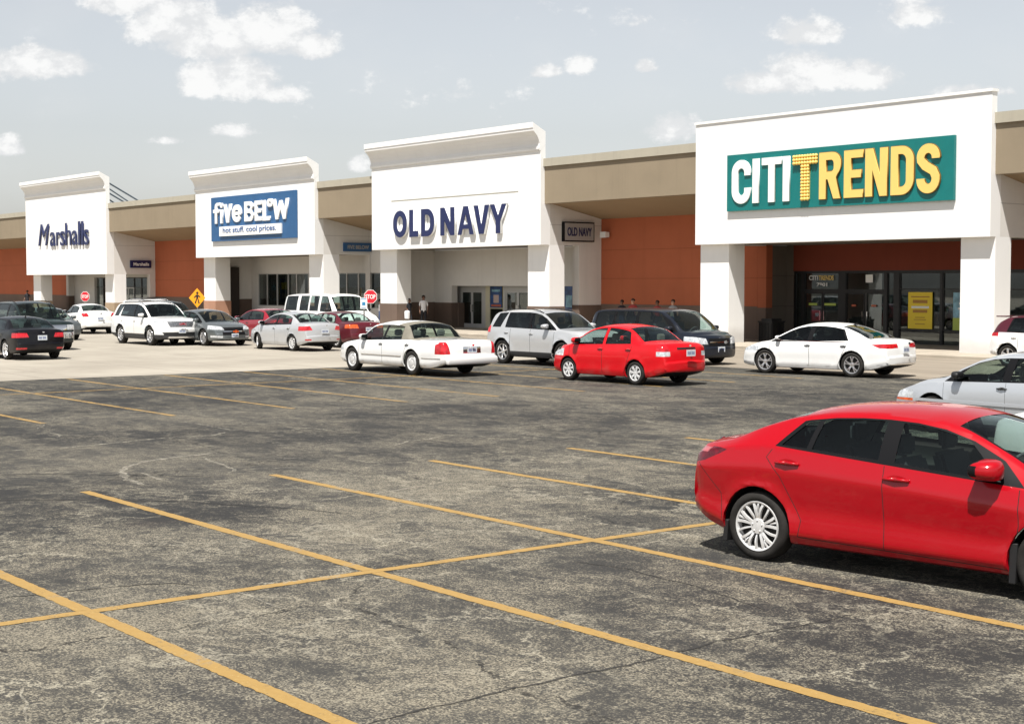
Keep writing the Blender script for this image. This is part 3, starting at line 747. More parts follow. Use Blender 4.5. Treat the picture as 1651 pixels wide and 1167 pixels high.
# ---- next shop, cut by the right edge
s = empty('shop_building', (-20, YF * U, 0), label='next shop beyond the rightmost portico, only its tan fascia and dark window in view', cat='shop', group='shop units of the strip mall')
wing(s, -30.9, 60, solid=False)
part(s, 'terracotta_wall', [(-30.9, 60, YW, YW + 0.4, 3.0, 5.95)], M['orange_shade'])
part(s, 'wall_base', [(-30.9, -30.3, YW, YW + 0.4, 0, 3.0), (-8, 60, YW, YW + 0.4, 0, 3.0)], M['base'])
room(s, -29.1, -8.1, 48.1, 2.9)
glazing(s, 47.8, [(-29.15, -27.2), (-27.2, -25.2), (-25.2, -23.2), (-23.2, -21.2), (-21.2, -19.2), (-19.2, -14.0), (-14.0, -7.7)], 0.12, 2.88, K, 0.06, (2.3,))

# ------------------------------------------------------------------ lettering
def curve_mesh(name, loops, depth):
    cu = bpy.data.curves.new(name, 'CURVE'); cu.dimensions = '2D'; cu.fill_mode = 'BOTH'; cu.extrude = depth / 2
    for L in loops:
        sp = cu.splines.new('POLY'); sp.points.add(len(L) - 1)
        for p, q in zip(sp.points, L): p.co = (q[0], q[1], 0, 1)
        sp.use_cyclic_u = True
    o = bpy.data.objects.new('tmp', cu); COL.objects.link(o)
    bpy.context.view_layer.update()
    me = bpy.data.meshes.new_from_object(o.evaluated_get(bpy.context.evaluated_depsgraph_get()))
    bpy.data.objects.remove(o); bpy.data.curves.remove(cu)
    me.name = name
    return me

def text_mesh(name, s, size, depth, bold=0.0, xs=1.0, shear=0.0, spacing=1.0):
    cu = bpy.data.curves.new(name, 'FONT'); cu.body = s; cu.size = 1.0; cu.extrude = depth / 2; cu.offset = bold
    cu.shear = shear; cu.space_character = spacing; cu.align_x = 'LEFT'; cu.resolution_u = 6
    o = bpy.data.objects.new('tmp', cu); COL.objects.link(o)
    bpy.context.view_layer.update()
    me = bpy.data.meshes.new_from_object(o.evaluated_get(bpy.context.evaluated_depsgraph_get()))
    bpy.data.objects.remove(o); bpy.data.curves.remove(cu)
    me.name = name
    me.transform(Matrix.Diagonal((size * xs, size, 1, 1)))
    return me

def fitbox(me, x0, x1, z0, z1):
    """scale a flat XY letter mesh to a box (x0..x1, z0..z1)"""
    xs = [v.co.x for v in me.vertices]; ys = [v.co.y for v in me.vertices]
    ax, bx, ay, by = min(xs), max(xs), min(ys), max(ys)
    for v in me.vertices:
        v.co.x = x0 + (v.co.x - ax) / (bx - ax) * (x1 - x0)
        v.co.y = z0 + (v.co.y - ay) / (by - ay) * (z1 - z0)
    return me
STAND = Matrix.Rotation(R(90), 4, 'X')            # XY -> XZ, facing -Y

def put_letter(root, me, m, y, name='letter', facing='-y', at=(0, 0, 0)):
    me.transform(STAND)
    o = link(name, me, m)
    o.parent = root
    o.location = (-root.location.x, y - root.location.y, -root.location.z)
    return o

def arc(cx, cy, rx, ry, a0, a1, n=10):
    return [(cx + rx * math.cos(R(a0 + (a1 - a0) * i / n)), cy + ry * math.sin(R(a0 + (a1 - a0) * i / n))) for i in range(n + 1)]
def rrect(x0, x1, y0, y1, rx, ry, n=8):
    return arc(x1 - rx, y0 + ry, rx, ry, -90, 0, n) + arc(x1 - rx, y1 - ry, rx, ry, 0, 90, n) + arc(x0 + rx, y1 - ry, rx, ry, 90, 180, n) + arc(x0 + rx, y0 + ry, rx, ry, 180, 270, n)
def ribbon(path, w):
    L = []; Rr = []
    n = len(path)
    for i, p in enumerate(path):
        a = path[max(0, i - 1)]; b = path[min(n - 1, i + 1)]
        dx, dy = b[0] - a[0], b[1] - a[1]; l = math.hypot(dx, dy) or 1
        nx, ny = -dy / l * w / 2, dx / l * w / 2
        L.append((p[0] + nx, p[1] + ny)); Rr.append((p[0] - nx, p[1] - ny))
    return L + Rr[::-1]
def glyph(c, w, h, t, tv=None):
    """outline loops of a bold condensed capital: width w, height h, stroke t (tv: horizontal strokes)"""
    tv = tv or t * 0.85
    if c == 'I': return [[(0, 0), (t, 0), (t, h), (0, h)]]
    if c == 'L': return [[(0, 0), (w, 0), (w, tv), (t, tv), (t, h), (0, h)]]
    if c == 'T': return [[((w - t) / 2, 0), ((w + t) / 2, 0), ((w + t) / 2, h - tv), (w, h - tv), (w, h), (0, h), (0, h - tv), ((w - t) / 2, h - tv)]]
    if c == 'E':
        m0, m1 = h * .5 - tv / 2, h * .5 + tv / 2
        return [[(0, 0), (w, 0), (w, tv), (t, tv), (t, m0), (w * .9, m0), (w * .9, m1), (t, m1), (t, h - tv), (w, h - tv), (w, h), (0, h)]]
    if c == 'N': return [[(0, 0), (t, 0), (t, h * .55), (w - t, 0), (w, 0), (w, h), (w - t, h), (w - t, h * .45), (t, h), (0, h)]]
    if c == 'V': return [[(w * .5 - t * .55, 0), (w * .5 + t * .55, 0), (w, h), (w - t * 1.02, h), (w * .5, h * .30), (t * 1.02, h), (0, h)]]
    if c == 'A': return [[(0, 0), (t * .95, 0), (w * .5 - (w * .5 - t * .95) * .78, h * .20), (w * .5 + (w * .5 - t * .95) * .78, h * .20), (w - t * .95, 0), (w, 0), (w * .5 + t * .55, h), (w * .5 - t * .55, h)],
                         [(w * .5 - (w * .5 - t * .95) * .52, h * .36), (w * .5, h * .74), (w * .5 + (w * .5 - t * .95) * .52, h * .36)]]
    if c == 'Y': return [[((w - t) / 2, 0), ((w + t) / 2, 0), ((w + t) / 2, h * .42), (w, h), (w - t * 1.02, h), (w * .5, h * .60), (t * 1.02, h), (0, h), ((w - t) / 2, h * .42)]]
    if c == 'O': return [rrect(0, w, 0, h, w * .5, w * .5), rrect(t, w - t, tv, h - tv, max(.01, w * .5 - t), max(.01, w * .5 - t) * 1.2)]
    if c == 'D':
        r = w * .55; ri = max(.02, r - t)
        return [[(0, 0)] + arc(w - r, r, r, r, -90, 0) + arc(w - r, h - r, r, r, 0, 90) + [(0, h)],
                [(t, tv)] + arc(w - t - ri, tv + ri, ri, ri, -90, 0) + arc(w - t - ri, h - tv - ri, ri, ri, 0, 90) + [(t, h - tv)]]
    if c == 'R':
        r = w * .42; ri = max(.02, r - t * .9); ym = h * .42; yb = ym
        return [[(0, 0), (t, 0), (t, ym), (w * .40, ym), (w - t * 1.02, 0), (w, 0), (w * .78, ym + h * .03)] + arc(w - r, ym + h * .05 + r, r, r, -50, 0, 5) + arc(w - r, h - r, r, r, 0, 90) + [(0, h)],
                [(t, ym + tv)] + arc(w - t - ri, ym + tv + ri, ri, ri, -90, 0, 5) + arc(w - t - ri, h - tv - ri, ri, ri, 0, 90, 5) + [(t, h - tv)]]
    if c == 'B':
        r = w * .42; ri = max(.02, r - t * .9); ym = h * .52
        return [[(0, 0)] + arc(w - r, r, r, r, -90, 0) + arc(w - r, ym - r * .8, r, r * .8, 0, 60, 5) + arc(w - r * 1.1, ym + r * .9, r, r * .8, -50, 0, 5) + arc(w - r * 1.1, h - r, r, r, 0, 90) + [(0, h)],
                [(t, tv)] + arc(w - t - ri, tv + ri, ri, ri, -90, 0, 5) + arc(w - t - ri, ym - tv / 2 - ri, ri, ri, 0, 90, 5) + [(t, ym - tv / 2)],
                [(t, ym + tv / 2)] + arc(w - t * 1.15 - ri, ym + tv / 2 + ri, ri, ri, -90, 0, 5) + arc(w - t * 1.15 - ri, h - tv - ri, ri, ri, 0, 90, 5) + [(t, h - tv)]]
    if c == 'C':
        r = w * .5 - t / 2
        p = [(w - t / 2, h * .36)] + arc(w / 2, t / 2 + r, r, r, 0, -180, 14) + arc(w / 2, h - t / 2 - r, r, r, 180, 0, 14) + [(w - t / 2, h * .64)]
        return [ribbon(p, t)]
    if c == 'S':
        r = w * .5 - t / 2
        p = [(t / 2, h * .30)] + arc(w / 2, t / 2 + r, r, r, 180, 360, 14) + [(w - t / 2, h * .33), (w * .72, h * .45), (w * .36, h * .56), (t / 2, h * .68)] + arc(w / 2, h - t / 2 - r, r, r, 180, 0, 14) + [(w - t / 2, h * .70)]
        return [ribbon(p, t)]
    if c == 'W':
        k = t * .95
        return [[(w * .18, 0), (w * .18 + k, 0), (w * .5, h * .5), (w * .82 - k, 0), (w * .82, 0), (w, h), (w - k, h), (w * .78 - k * .35, h * .40), (w * .5 + k * .45, h * .92), (w * .5 - k * .45, h * .92), (w * .22 + k * .35, h * .40), (k, h), (0, h)]]
    if c == 'f':
        return [[(w * .25, 0), (w * .25 + t, 0), (w * .25 + t, h * .52), (w * .9, h * .52), (w * .9, h * .68), (w * .25 + t, h * .68), (w * .25 + t, h * .80), (w * .25 + t * 1.2, h * .86), (w, h * .86), (w, h), (w * .55, h), (w * .32, h * .93), (w * .25, h * .80), (w * .25, h * .68), (0, h * .68), (0, h * .52), (w * .25, h * .52)]]
    if c == 'i': return [[(0, 0), (t, 0), (t, h * .68), (0, h * .68)], rrect(-t * .05, t * 1.05, h * .76, h, t * .5, h * .11)]
    if c == 'e':
        p = arc(w / 2, h * .36, w / 2 - t / 2, h * .36 - t / 2, -35, -180, 14)[0:] + arc(w / 2, h * .36, w / 2 - t / 2, h * .36 - t / 2, 180, 0, 14)
        return [ribbon(p + [(w - t / 2, h * .30)], t), [(t * .9, h * .29), (w - t * .3, h * .29), (w - t * .3, h * .43), (t * .9, h * .43)]]

def letters(root, items, z0, z1, y, depth, m, t, tv=None, z_over=None):
    for (c, a, b) in items:
        zz0, zz1 = (z_over or {}).get(c, (z0, z1))
        ls = glyph(c, b - a, zz1 - zz0, t, tv)
        if c == 'e': ls2 = [ls[0]]
        me = curve_mesh('letter', ls if c != 'e' else [ls[0]], depth)
        me.transform(Matrix.Translation((a, zz0, 0)))
        put_letter(root, me, m, y)
        if c == 'e':
            me = curve_mesh('letter', [ls[1]], depth * 0.9)
            me.transform(Matrix.Translation((a, zz0, 0)))
            put_letter(root, me, m, y, 'letter_bar')

M['teal'] = plain('teal sign panel', (0.0, 0.155, 0.150), 0.45, var=0.05)
M['teal_edge'] = plain('teal panel edge', (0.20, 0.30, 0.12), 0.5)
M['sign_white'] = plain('white sign letter', (0.84, 0.84, 0.82), 0.4)
M['sign_yellow'] = plain('pale yellow letter', (0.80, 0.56, 0.16), 0.45)
M['sign_edge'] = plain('brown letter return', (0.20, 0.10, 0.02), 0.5)
M['bulb'] = plain('marquee bulb yellow', (0.85, 0.58, 0.15), 0.3)
M['navy'] = plain('navy letter', (0.010, 0.018, 0.085), 0.35)
M['blue_panel'] = plain('blue sign panel', (0.020, 0.095, 0.235), 0.45, var=0.06)
M['blue_ink'] = plain('blue lettering', (0.05, 0.12, 0.30), 0.5)
M['grey_panel'] = plain('grey sign face', (0.34, 0.33, 0.32), 0.5)
YL = YF * U

# teal panel sign with white and yellow letters
sg = empty('store_sign', (-36.4, YL - 0.1, 6.5), label='teal panel sign reading CITI TRENDS in white and yellow letters', cat='sign')
def sbox(root, name, b, m, bevel=0.0):
    o = boxes(name, [b], m, None, bevel); o.parent = root; o.location = -root.location; return o
sbox(sg, 'panel', (-41.75, -31.11, YL - 0.14, YL - 0.02, 5.39, 7.61), M['teal'])
T_ = 0.34
def two_tone(root, items, z0, z1, y, t, face, edge, tv=None):
    """deep return in the edge colour with a slightly smaller face in front"""
    letters(root, items, z0, z1, y, 0.16, edge, t, tv)
letters(sg, [('C', -41.44, -40.44), ('I', -40.34, -39.94), ('T', -39.86, -38.85), ('I', -38.78, -38.38)], 5.66, 7.38, YL - 0.17, 0.06, M['sign_white'], 0.33, 0.28)
YI = [('R', -37.00, -35.94), ('E', -35.83, -34.92), ('N', -34.86, -33.84), ('D', -33.73, -32.70), ('S', -32.62, -31.62)]
letters(sg, [(c, a + 0.01, b + 0.0) for c, a, b in YI], 5.64, 7.40, YL - 0.17, 0.06, M['sign_edge'], 0.36, 0.32)
letters(sg, [(c, a + .03, b - .02) for c, a, b in YI], 5.66, 7.38, YL - 0.215, 0.03, M['sign_yellow'], 0.32, 0.28)
# the T of bulbs
bm = bmesh.new()
box(bm, -38.24, -37.09, YL - 0.19, YL - 0.145, 7.02, 7.36); box(bm, -37.85, -37.47, YL - 0.19, YL - 0.145, 5.70, 7.02)
def bulb(x, z):
    bmesh.ops.create_uvsphere(bm, u_segments=8, v_segments=5, radius=0.072, matrix=Matrix.Translation((x, YL - 0.22, z)))
for j in range(3):
    for i in range(9): bulb(-38.20 + i * 1.07 / 8, 7.31 - j * 0.125)
for j in range(11):
    for i in range(3): bulb(-37.80 + i * 0.14, 6.93 - j * 0.122)
o = from_bm('letter', bm, M['bulb'], None, 60); o.parent = sg; o.location = -sg.location

# navy letters on the middle portico
sg = empty('store_sign', (-60.8, YL - 0.1, 5.6), label='large raised navy blue letters reading OLD NAVY with white returns', cat='sign')
ONI = [('O', -65.64, -64.40), ('L', -64.15, -63.35), ('D', -63.08, -61.94), ('N', -61.39, -60.20), ('A', -59.92, -58.60), ('V', -58.60, -57.36), ('Y', -57.30, -56.02)]
letters(sg, [(c, a - .02, b + .02) for c, a, b in ONI], 4.89, 6.32, YL - 0.09, 0.11, M['sign_white'], 0.37, 0.33)
letters(sg, ONI, 4.91, 6.30, YL - 0.16, 0.025, M['navy'], 0.34, 0.30)

# blue panel sign
sg = empty('store_sign', (-81.1, YL - 0.1, 6.5), label='blue panel sign reading five BELOW above a white tagline strip', cat='sign')
sbox(sg, 'panel', (-86.36, -75.78, YL - 0.14, YL - 0.02, 5.15, 7.90), M['blue_panel'])
letters(sg, [('f', -85.95, -85.05), ('i', -85.0, -84.5), ('V', -84.55, -83.50), ('e', -83.45, -82.22), ('B', -81.85, -80.67), ('E', -80.55, -79.67), ('L', -79.58, -78.70), ('W', -78.35, -76.50)], 6.27, 7.47, YL - 0.18, 0.08, M['sign_white'], 0.31, 0.25,
        {'f': (6.25, 7.55), 'i': (6.25, 7.52), 'e': (6.27, 7.75), 'V': (6.27, 7.42), 'L': (6.25, 7.46)})
me = curve_mesh('letter', [rrect(0, 0.72, 0, 0.48, 0.3, 0.22), rrect(0.23, 0.49, 0.15, 0.33, 0.12, 0.08)], 0.14)
me.transform(Matrix.Translation((-79.0, 7.04, 0))); put_letter(sg, me, M['sign_white'], YL - 0.18)
sbox(sg, 'tagline_strip', (-85.1, -77.35, YL - 0.24, YL - 0.14, 5.45, 6.04), M['sign_white'])
me = text_mesh('tagline', 'hot stuff. cool prices.', 1.0, 0.02, 0.005)
put_letter(sg, fitbox(me, -84.6, -77.9, 5.55, 5.98), M['blue_ink'], YL - 0.25, 'tagline')

# slanted script sign
sg = empty('store_sign', (-111.0, YL - 0.1, 6.2), label='slanted navy script letters reading Marshalls on the leftmost portico', cat='sign')
for (c, a, b, z0, z1, sh) in (('M', -116.0, -113.75, 5.45, 7.12, 0.30), ('a', -113.55, -112.50, 5.36, 6.46, 0), ('r', -112.28, -111.62, 5.38, 6.44, 0), ('s', -111.50, -110.60, 5.37, 6.48, 0), ('h', -110.47, -109.35, 5.38, 7.08, 0),
                              ('a', -109.15, -108.15, 5.36, 6.47, 0), ('l', -107.96, -107.63, 5.35, 7.13, 0), ('l', -107.36, -107.03, 5.34, 7.12, 0), ('s', -106.89, -106.02, 5.34, 6.49, 0)):
    me = text_mesh('letter', c, 1.0, 0.06, 0.0, shear=sh)
    put_letter(sg, fitbox(me, a, b, z0, z1), M['navy'], YL - 0.10)

# box signs on the side walls (facing +X)
def side_sign(X, y0, y1, z0, z1, words, face, ink, label, frame='gloss_black'):
    root = empty('blade_sign', (X, (y0 + y1) / 2, (z0 + z1) / 2), label=label, cat='sign', group='box signs on the portico side walls')
    o = boxes('cabinet', [(0, 0.16, y0 - root.location.y, y1 - root.location.y, z0 - root.location.z, z1 - root.location.z)], M[frame]); o.parent = root
    o = boxes('face', [(0.16, 0.175, y0 + 0.06 - root.location.y, y1 - 0.06 - root.location.y, z0 + 0.06 - root.location.z, z1 - 0.06 - root.location.z)], M[face]); o.parent = root
    me = fitbox(text_mesh('lettering', words, 1.0, 0.02, 0.02), y0 + 0.2 - root.location.y, y1 - 0.2 - root.location.y, z0 + (z1 - z0) * .28 - root.location.z, z1 - (z1 - z0) * .28 - root.location.z)
    me.transform(STAND); me.transform(Matrix.Rotation(R(90), 4, 'Z'))
    o = link('lettering', me, M[ink], root); o.location = (0.19, 0, 0)
side_sign(-55.75 * U, 45.25, 47.15, 4.48, 5.40, 'OLD NAVY', 'grey_panel', 'navy', 'small grey box sign reading OLD NAVY on the side wall')
side_sign(-76.8 * U, 45.85, 47.85 - .15, 4.36, 4.86, 'FIVE BELOW', 'blue_panel', 'grey_panel', 'narrow blue box sign reading FIVE BELOW on the side wall', 'blue_panel')
side_sign(-107.1 * U, 45.75, 47.35, 3.64, 4.18, 'Marshalls', 'navy', 'sign_white', 'small navy box sign reading Marshalls on the side wall', 'navy')

# wall flood lamp on the terracotta wall
root = empty('wall_lamp', (-53.1, 47.73, 4.8), label='small cream flood lamp high on the terracotta wall', cat='lamp')
bm = bmesh.new(); box(bm, -0.05, 0.05, -0.16, 0, -0.05, 0.05); o = from_bm('bracket', bm, M['cap'], root)
bm = bmesh.new(); prism(bm, [(-0.42, -0.12), (-0.40, 0.16), (-0.16, 0.14), (-0.16, -0.10)], 'x', -0.19, 0.19); o = from_bm('lamp_head', bm, M['sign_white'], root)

# posters and stickers behind the glass
M['poster_yellow'] = plain('yellow poster', (0.85, 0.62, 0.03), 0.5)
M['poster_brown'] = plain('poster brown ink', (0.42, 0.20, 0.03), 0.5)
M['poster_blue'] = plain('blue poster', (0.025, 0.07, 0.20), 0.4, var=0.5, vs=3)
M['poster_cyan'] = plain('pale blue poster', (0.22, 0.42, 0.52), 0.4, var=0.4, vs=3)
M['poster_green'] = plain('lime poster', (0.42, 0.52, 0.08), 0.4)
M['poster_skin'] = plain('pale blotch', (0.50, 0.38, 0.34), 0.5)
M['poster_red'] = plain('red band', (0.45, 0.10, 0.04), 0.5)
def poster(label, x0, x1, y, z0, z1, m, marks=()):
    root = empty('poster', ((x0 + x1) / 2, y, (z0 + z1) / 2), label=label, cat='poster')
    sbox(root, 'sheet', (x0, x1, y, y + 0.015, z0, z1), M[m])
    for (a, b, c, d_, mm) in marks:
        sbox(root, 'print', (x0 + (x1 - x0) * a, x0 + (x1 - x0) * b, y - 0.006, y, z0 + (z1 - z0) * c, z0 + (z1 - z0) * d_), M[mm])
yp_ = Yc - 0.005
poster('tall yellow sale poster in the black glazed shop front', -36.90, -35.76, yp_, 0.74, 2.18, 'poster_yellow',
       [(.12, .88, .86, .89, 'poster_brown'), (.2, .8, .70, .79, 'poster_brown'), (.14, .86, .56, .62, 'sign_white'), (.2, .8, .44, .52, 'poster_brown'), (.3, .7, .30, .32, 'poster_brown'), (.25, .75, .24, .26, 'poster_brown'), (.3, .7, .12, .14, 'poster_brown')])
poster('pale blue and lime poster beside the white pillar, right of the yellow poster', -34.80, -33.7, yp_, 0.72, 2.18, 'poster_cyan', [(0, 1, 0, .33, 'poster_green'), (.2, .7, .55, .6, 'sign_white'), (.25, .8, .68, .74, 'sign_white')])
poster('dark blue poster between two pairs of glass doors', -63.30, -62.30, Yd - 0.03, 1.25, 2.35, 'poster_blue', [(.15, .85, .75, .86, 'poster_cyan'), (.3, .75, .22, .6, 'poster_skin'), (.1, .95, .04, .14, 'poster_red')])
poster('narrow blue poster in the window beside the brown wall base', -56.5, -55.85, Yd - 0.62, 0.9, 2.38, 'poster_blue', [(.2, .9, .3, .7, 'poster_cyan')])
for i, (a, b, z0, z1, m, l) in enumerate(((-42.0, -41.55, 1.60, 1.70, 'poster_green', 'green sticker on the leftmost glass door'), (-41.15, -40.55, 1.60, 1.70, 'poster_green', 'wide green sticker on the second glass door'),
                                     (-41.95, -41.62, 0.64, 0.82, 'poster_cyan', 'pale blue notice low on the leftmost glass door'), (-41.02, -40.70, 0.62, 0.80, 'poster_cyan', 'pale blue notice low on the second glass door'),
                                     (-39.72, -39.50, 1.58, 1.66, 'poster_red', 'small red sticker on the third glass door'), (-38.72, -38.48, 1.58, 1.66, 'poster_red', 'small red sticker on the fourth glass door'),
                                     (-39.02, -38.66, 2.56, 2.88, 'sign_white', 'white square notice on the glass above the doors'))):
    tag(boxes('sticker', [(a, b, yp_ + 0.005, yp_ + 0.017, z0, z1)], M[m]), l, 'sticker')
root = empty('window_lettering', (-41.3, yp_, 2.7), label='white and yellow CITI TRENDS and 7901 lettering on the transom glass', cat='lettering')
for words, a, b, z0, z1, m in (('CITI', -42.0, -41.52, 2.66, 2.86, 'sign_white'), ('TRENDS', -41.48, -40.68, 2.66, 2.86, 'sign_yellow'), ('7901', -41.58, -41.02, 2.40, 2.55, 'sign_white')):
    put_letter(root, fitbox(text_mesh('words', words, 1, 0.008, 0.02), a, b, z0, z1), M[m], yp_ + 0.01, 'words').location.z = -2.7

# goods seen dimly behind the glass
M['poster_mauve'] = plain('mauve poster', (0.30, 0.22, 0.28), 0.5, var=0.5, vs=2)
M['poster_grey'] = plain('grey poster', (0.36, 0.37, 0.40), 0.5, var=0.5, vs=2)
for i, (a, b, z0, z1, m, mk_, l) in enumerate(((-86.2, -85.2, 1.4, 2.6, 'poster_grey', 'poster_cyan', 'grey poster in the second window of the blue-sign shop'), (-84.9, -83.8, 1.3, 2.8, 'poster_blue', 'poster_yellow', 'blue and yellow poster in the middle window of the blue-sign shop'),
        (-83.4, -82.7, 1.5, 2.5, 'poster_mauve', 'poster_red', 'mauve poster left of the pillar of the blue-sign shop'), (-82.3, -81.3, 1.2, 2.9, 'poster_grey', 'poster_mauve', 'pale poster beside the pillar of the blue-sign shop'),
        (-76.5, -75.5, 1.3, 2.5, 'poster_mauve', 'poster_grey', 'mauve and grey poster under the narrow blue box sign'), (-75.1, -74.2, 1.4, 2.7, 'poster_grey', 'poster_blue', 'grey and blue poster left of the right stop sign'))):
    poster(l, a, b, 47.93, z0, z1, m, [(.15, .85, .55, .85, mk_), (.2, .7, .15, .4, 'poster_skin')])
random.seed(5)
cols = [(0.45, 0.1, 0.08), (0.5, 0.45, 0.4), (0.12, 0.22, 0.4), (0.55, 0.5, 0.15), (0.2, 0.35, 0.3), (0.5, 0.28, 0.3)]
gm = [plain('goods colour', c, 0.8) for c in cols]
def rack(x, y, h, label, w=1.1):
    root = empty('clothes_rack', (x, y, FL), label=label, cat='clothes rack', group='racks of goods behind the shop windows')
    bm = bmesh.new(); tube(bm, (-w / 2, 0, 0), (-w / 2, 0, h), 0.015, seg=6); tube(bm, (w / 2, 0, 0), (w / 2, 0, h), 0.015, seg=6); tube(bm, (-w / 2, 0, h), (w / 2, 0, h), 0.015, seg=6)
    box(bm, -w / 2 - .02, -w / 2 + .02, -.25, .25, 0, .03); box(bm, w / 2 - .02, w / 2 + .02, -.25, .25, 0, .03)
    from_bm('rail', bm, M['frame_alu'], root)
    n = int(w / 0.13)
    for k in range(n):
        bm = bmesh.new(); xx = -w / 2 + 0.08 + k * (w - .14) / n; l = random.uniform(.55, .9)
        prism(bm, [(-.03, h - .03), (.03, h - .03), (.22, h - .14), (.2, h - l), (-.2, h - l), (-.22, h - .14)], 'x', xx, xx + .05)
        from_bm('garment', bm, random.choice(gm), root)
for k, x in enumerate((-86.8, -85.5, -83.0, -80.4, -77.2, -75.9, -74.6)):
    rack(x, 48.9, 2.2 + 0.3 * (k % 2), 'rack of coloured goods behind the windows of the blue-sign shop')
for x in (-36.6, -34.6): rack(x, 51.5, 1.5, 'rack of clothes behind the black glazed front')
# ------------------------------------------------------------------ cars
def pchip(pts):
    xs = [p[0] for p in pts]; ys = [p[1] for p in pts]; n = len(xs)
    h = [xs[i + 1] - xs[i] for i in range(n - 1)]; dl = [(ys[i + 1] - ys[i]) / h[i] for i in range(n - 1)]
    m = [0.0] * n
    m[0] = dl[0]; m[-1] = dl[-1]
    for i in range(1, n - 1):
        if dl[i - 1] * dl[i] <= 0: m[i] = 0
        else:
            w1 = 2 * h[i] + h[i - 1]; w2 = h[i] + 2 * h[i - 1]
            m[i] = (w1 + w2) / (w1 / dl[i - 1] + w2 / dl[i])
    def f(x):
        if x <= xs[0]: return ys[0]
        if x >= xs[-1]: return ys[-1]
        i = 0
        while xs[i + 1] < x: i += 1
        t = (x - xs[i]) / h[i]
        return ((1 + 2 * t) * (1 - t) ** 2 * ys[i] + t * (1 - t) ** 2 * h[i] * m[i] + t * t * (3 - 2 * t) * ys[i + 1] + t * t * (t - 1) * h[i] * m[i + 1])
    return f

def clip(bm, faces, planes):
    """split faces along the planes; return the faces inside all of them"""
    cur = [f for f in faces if f.is_valid]
    for co, no in planes:
        if not cur: break
        co = Vector(co); no = Vector(no)
        es = {e for f in cur for e in f.edges}; vs = {v for f in cur for v in f.verts}
        r = bmesh.ops.bisect_plane(bm, geom=list(vs) + list(es) + cur, dist=1e-5, plane_co=co, plane_no=no)
        fs = {g for g in r['geom'] if isinstance(g, bmesh.types.BMFace)} | {f for f in cur if f.is_valid}
        cur = [f for f in fs if (f.calc_center_median() - co).dot(no) < 0]
    return cur

def poly_planes(pts, axes):
    """outward planes of a convex polygon in the plane of the two axes"""
    a = sum(pts[i][0] * pts[(i + 1) % len(pts)][1] - pts[(i + 1) % len(pts)][0] * pts[i][1] for i in range(len(pts)))
    if a < 0: pts = pts[::-1]
    out = []
    for i, p in enumerate(pts):
        q = pts[(i + 1) % len(pts)]
        dx, dy = q[0] - p[0], q[1] - p[1]
        if math.hypot(dx, dy) < 1e-6: continue
        co = [0, 0, 0]; no = [0, 0, 0]
        co[axes[0]] = p[0]; co[axes[1]] = p[1]; no[axes[0]] = dy; no[axes[1]] = -dx
        out.append((co, Vector(no).normalized()))
    return out

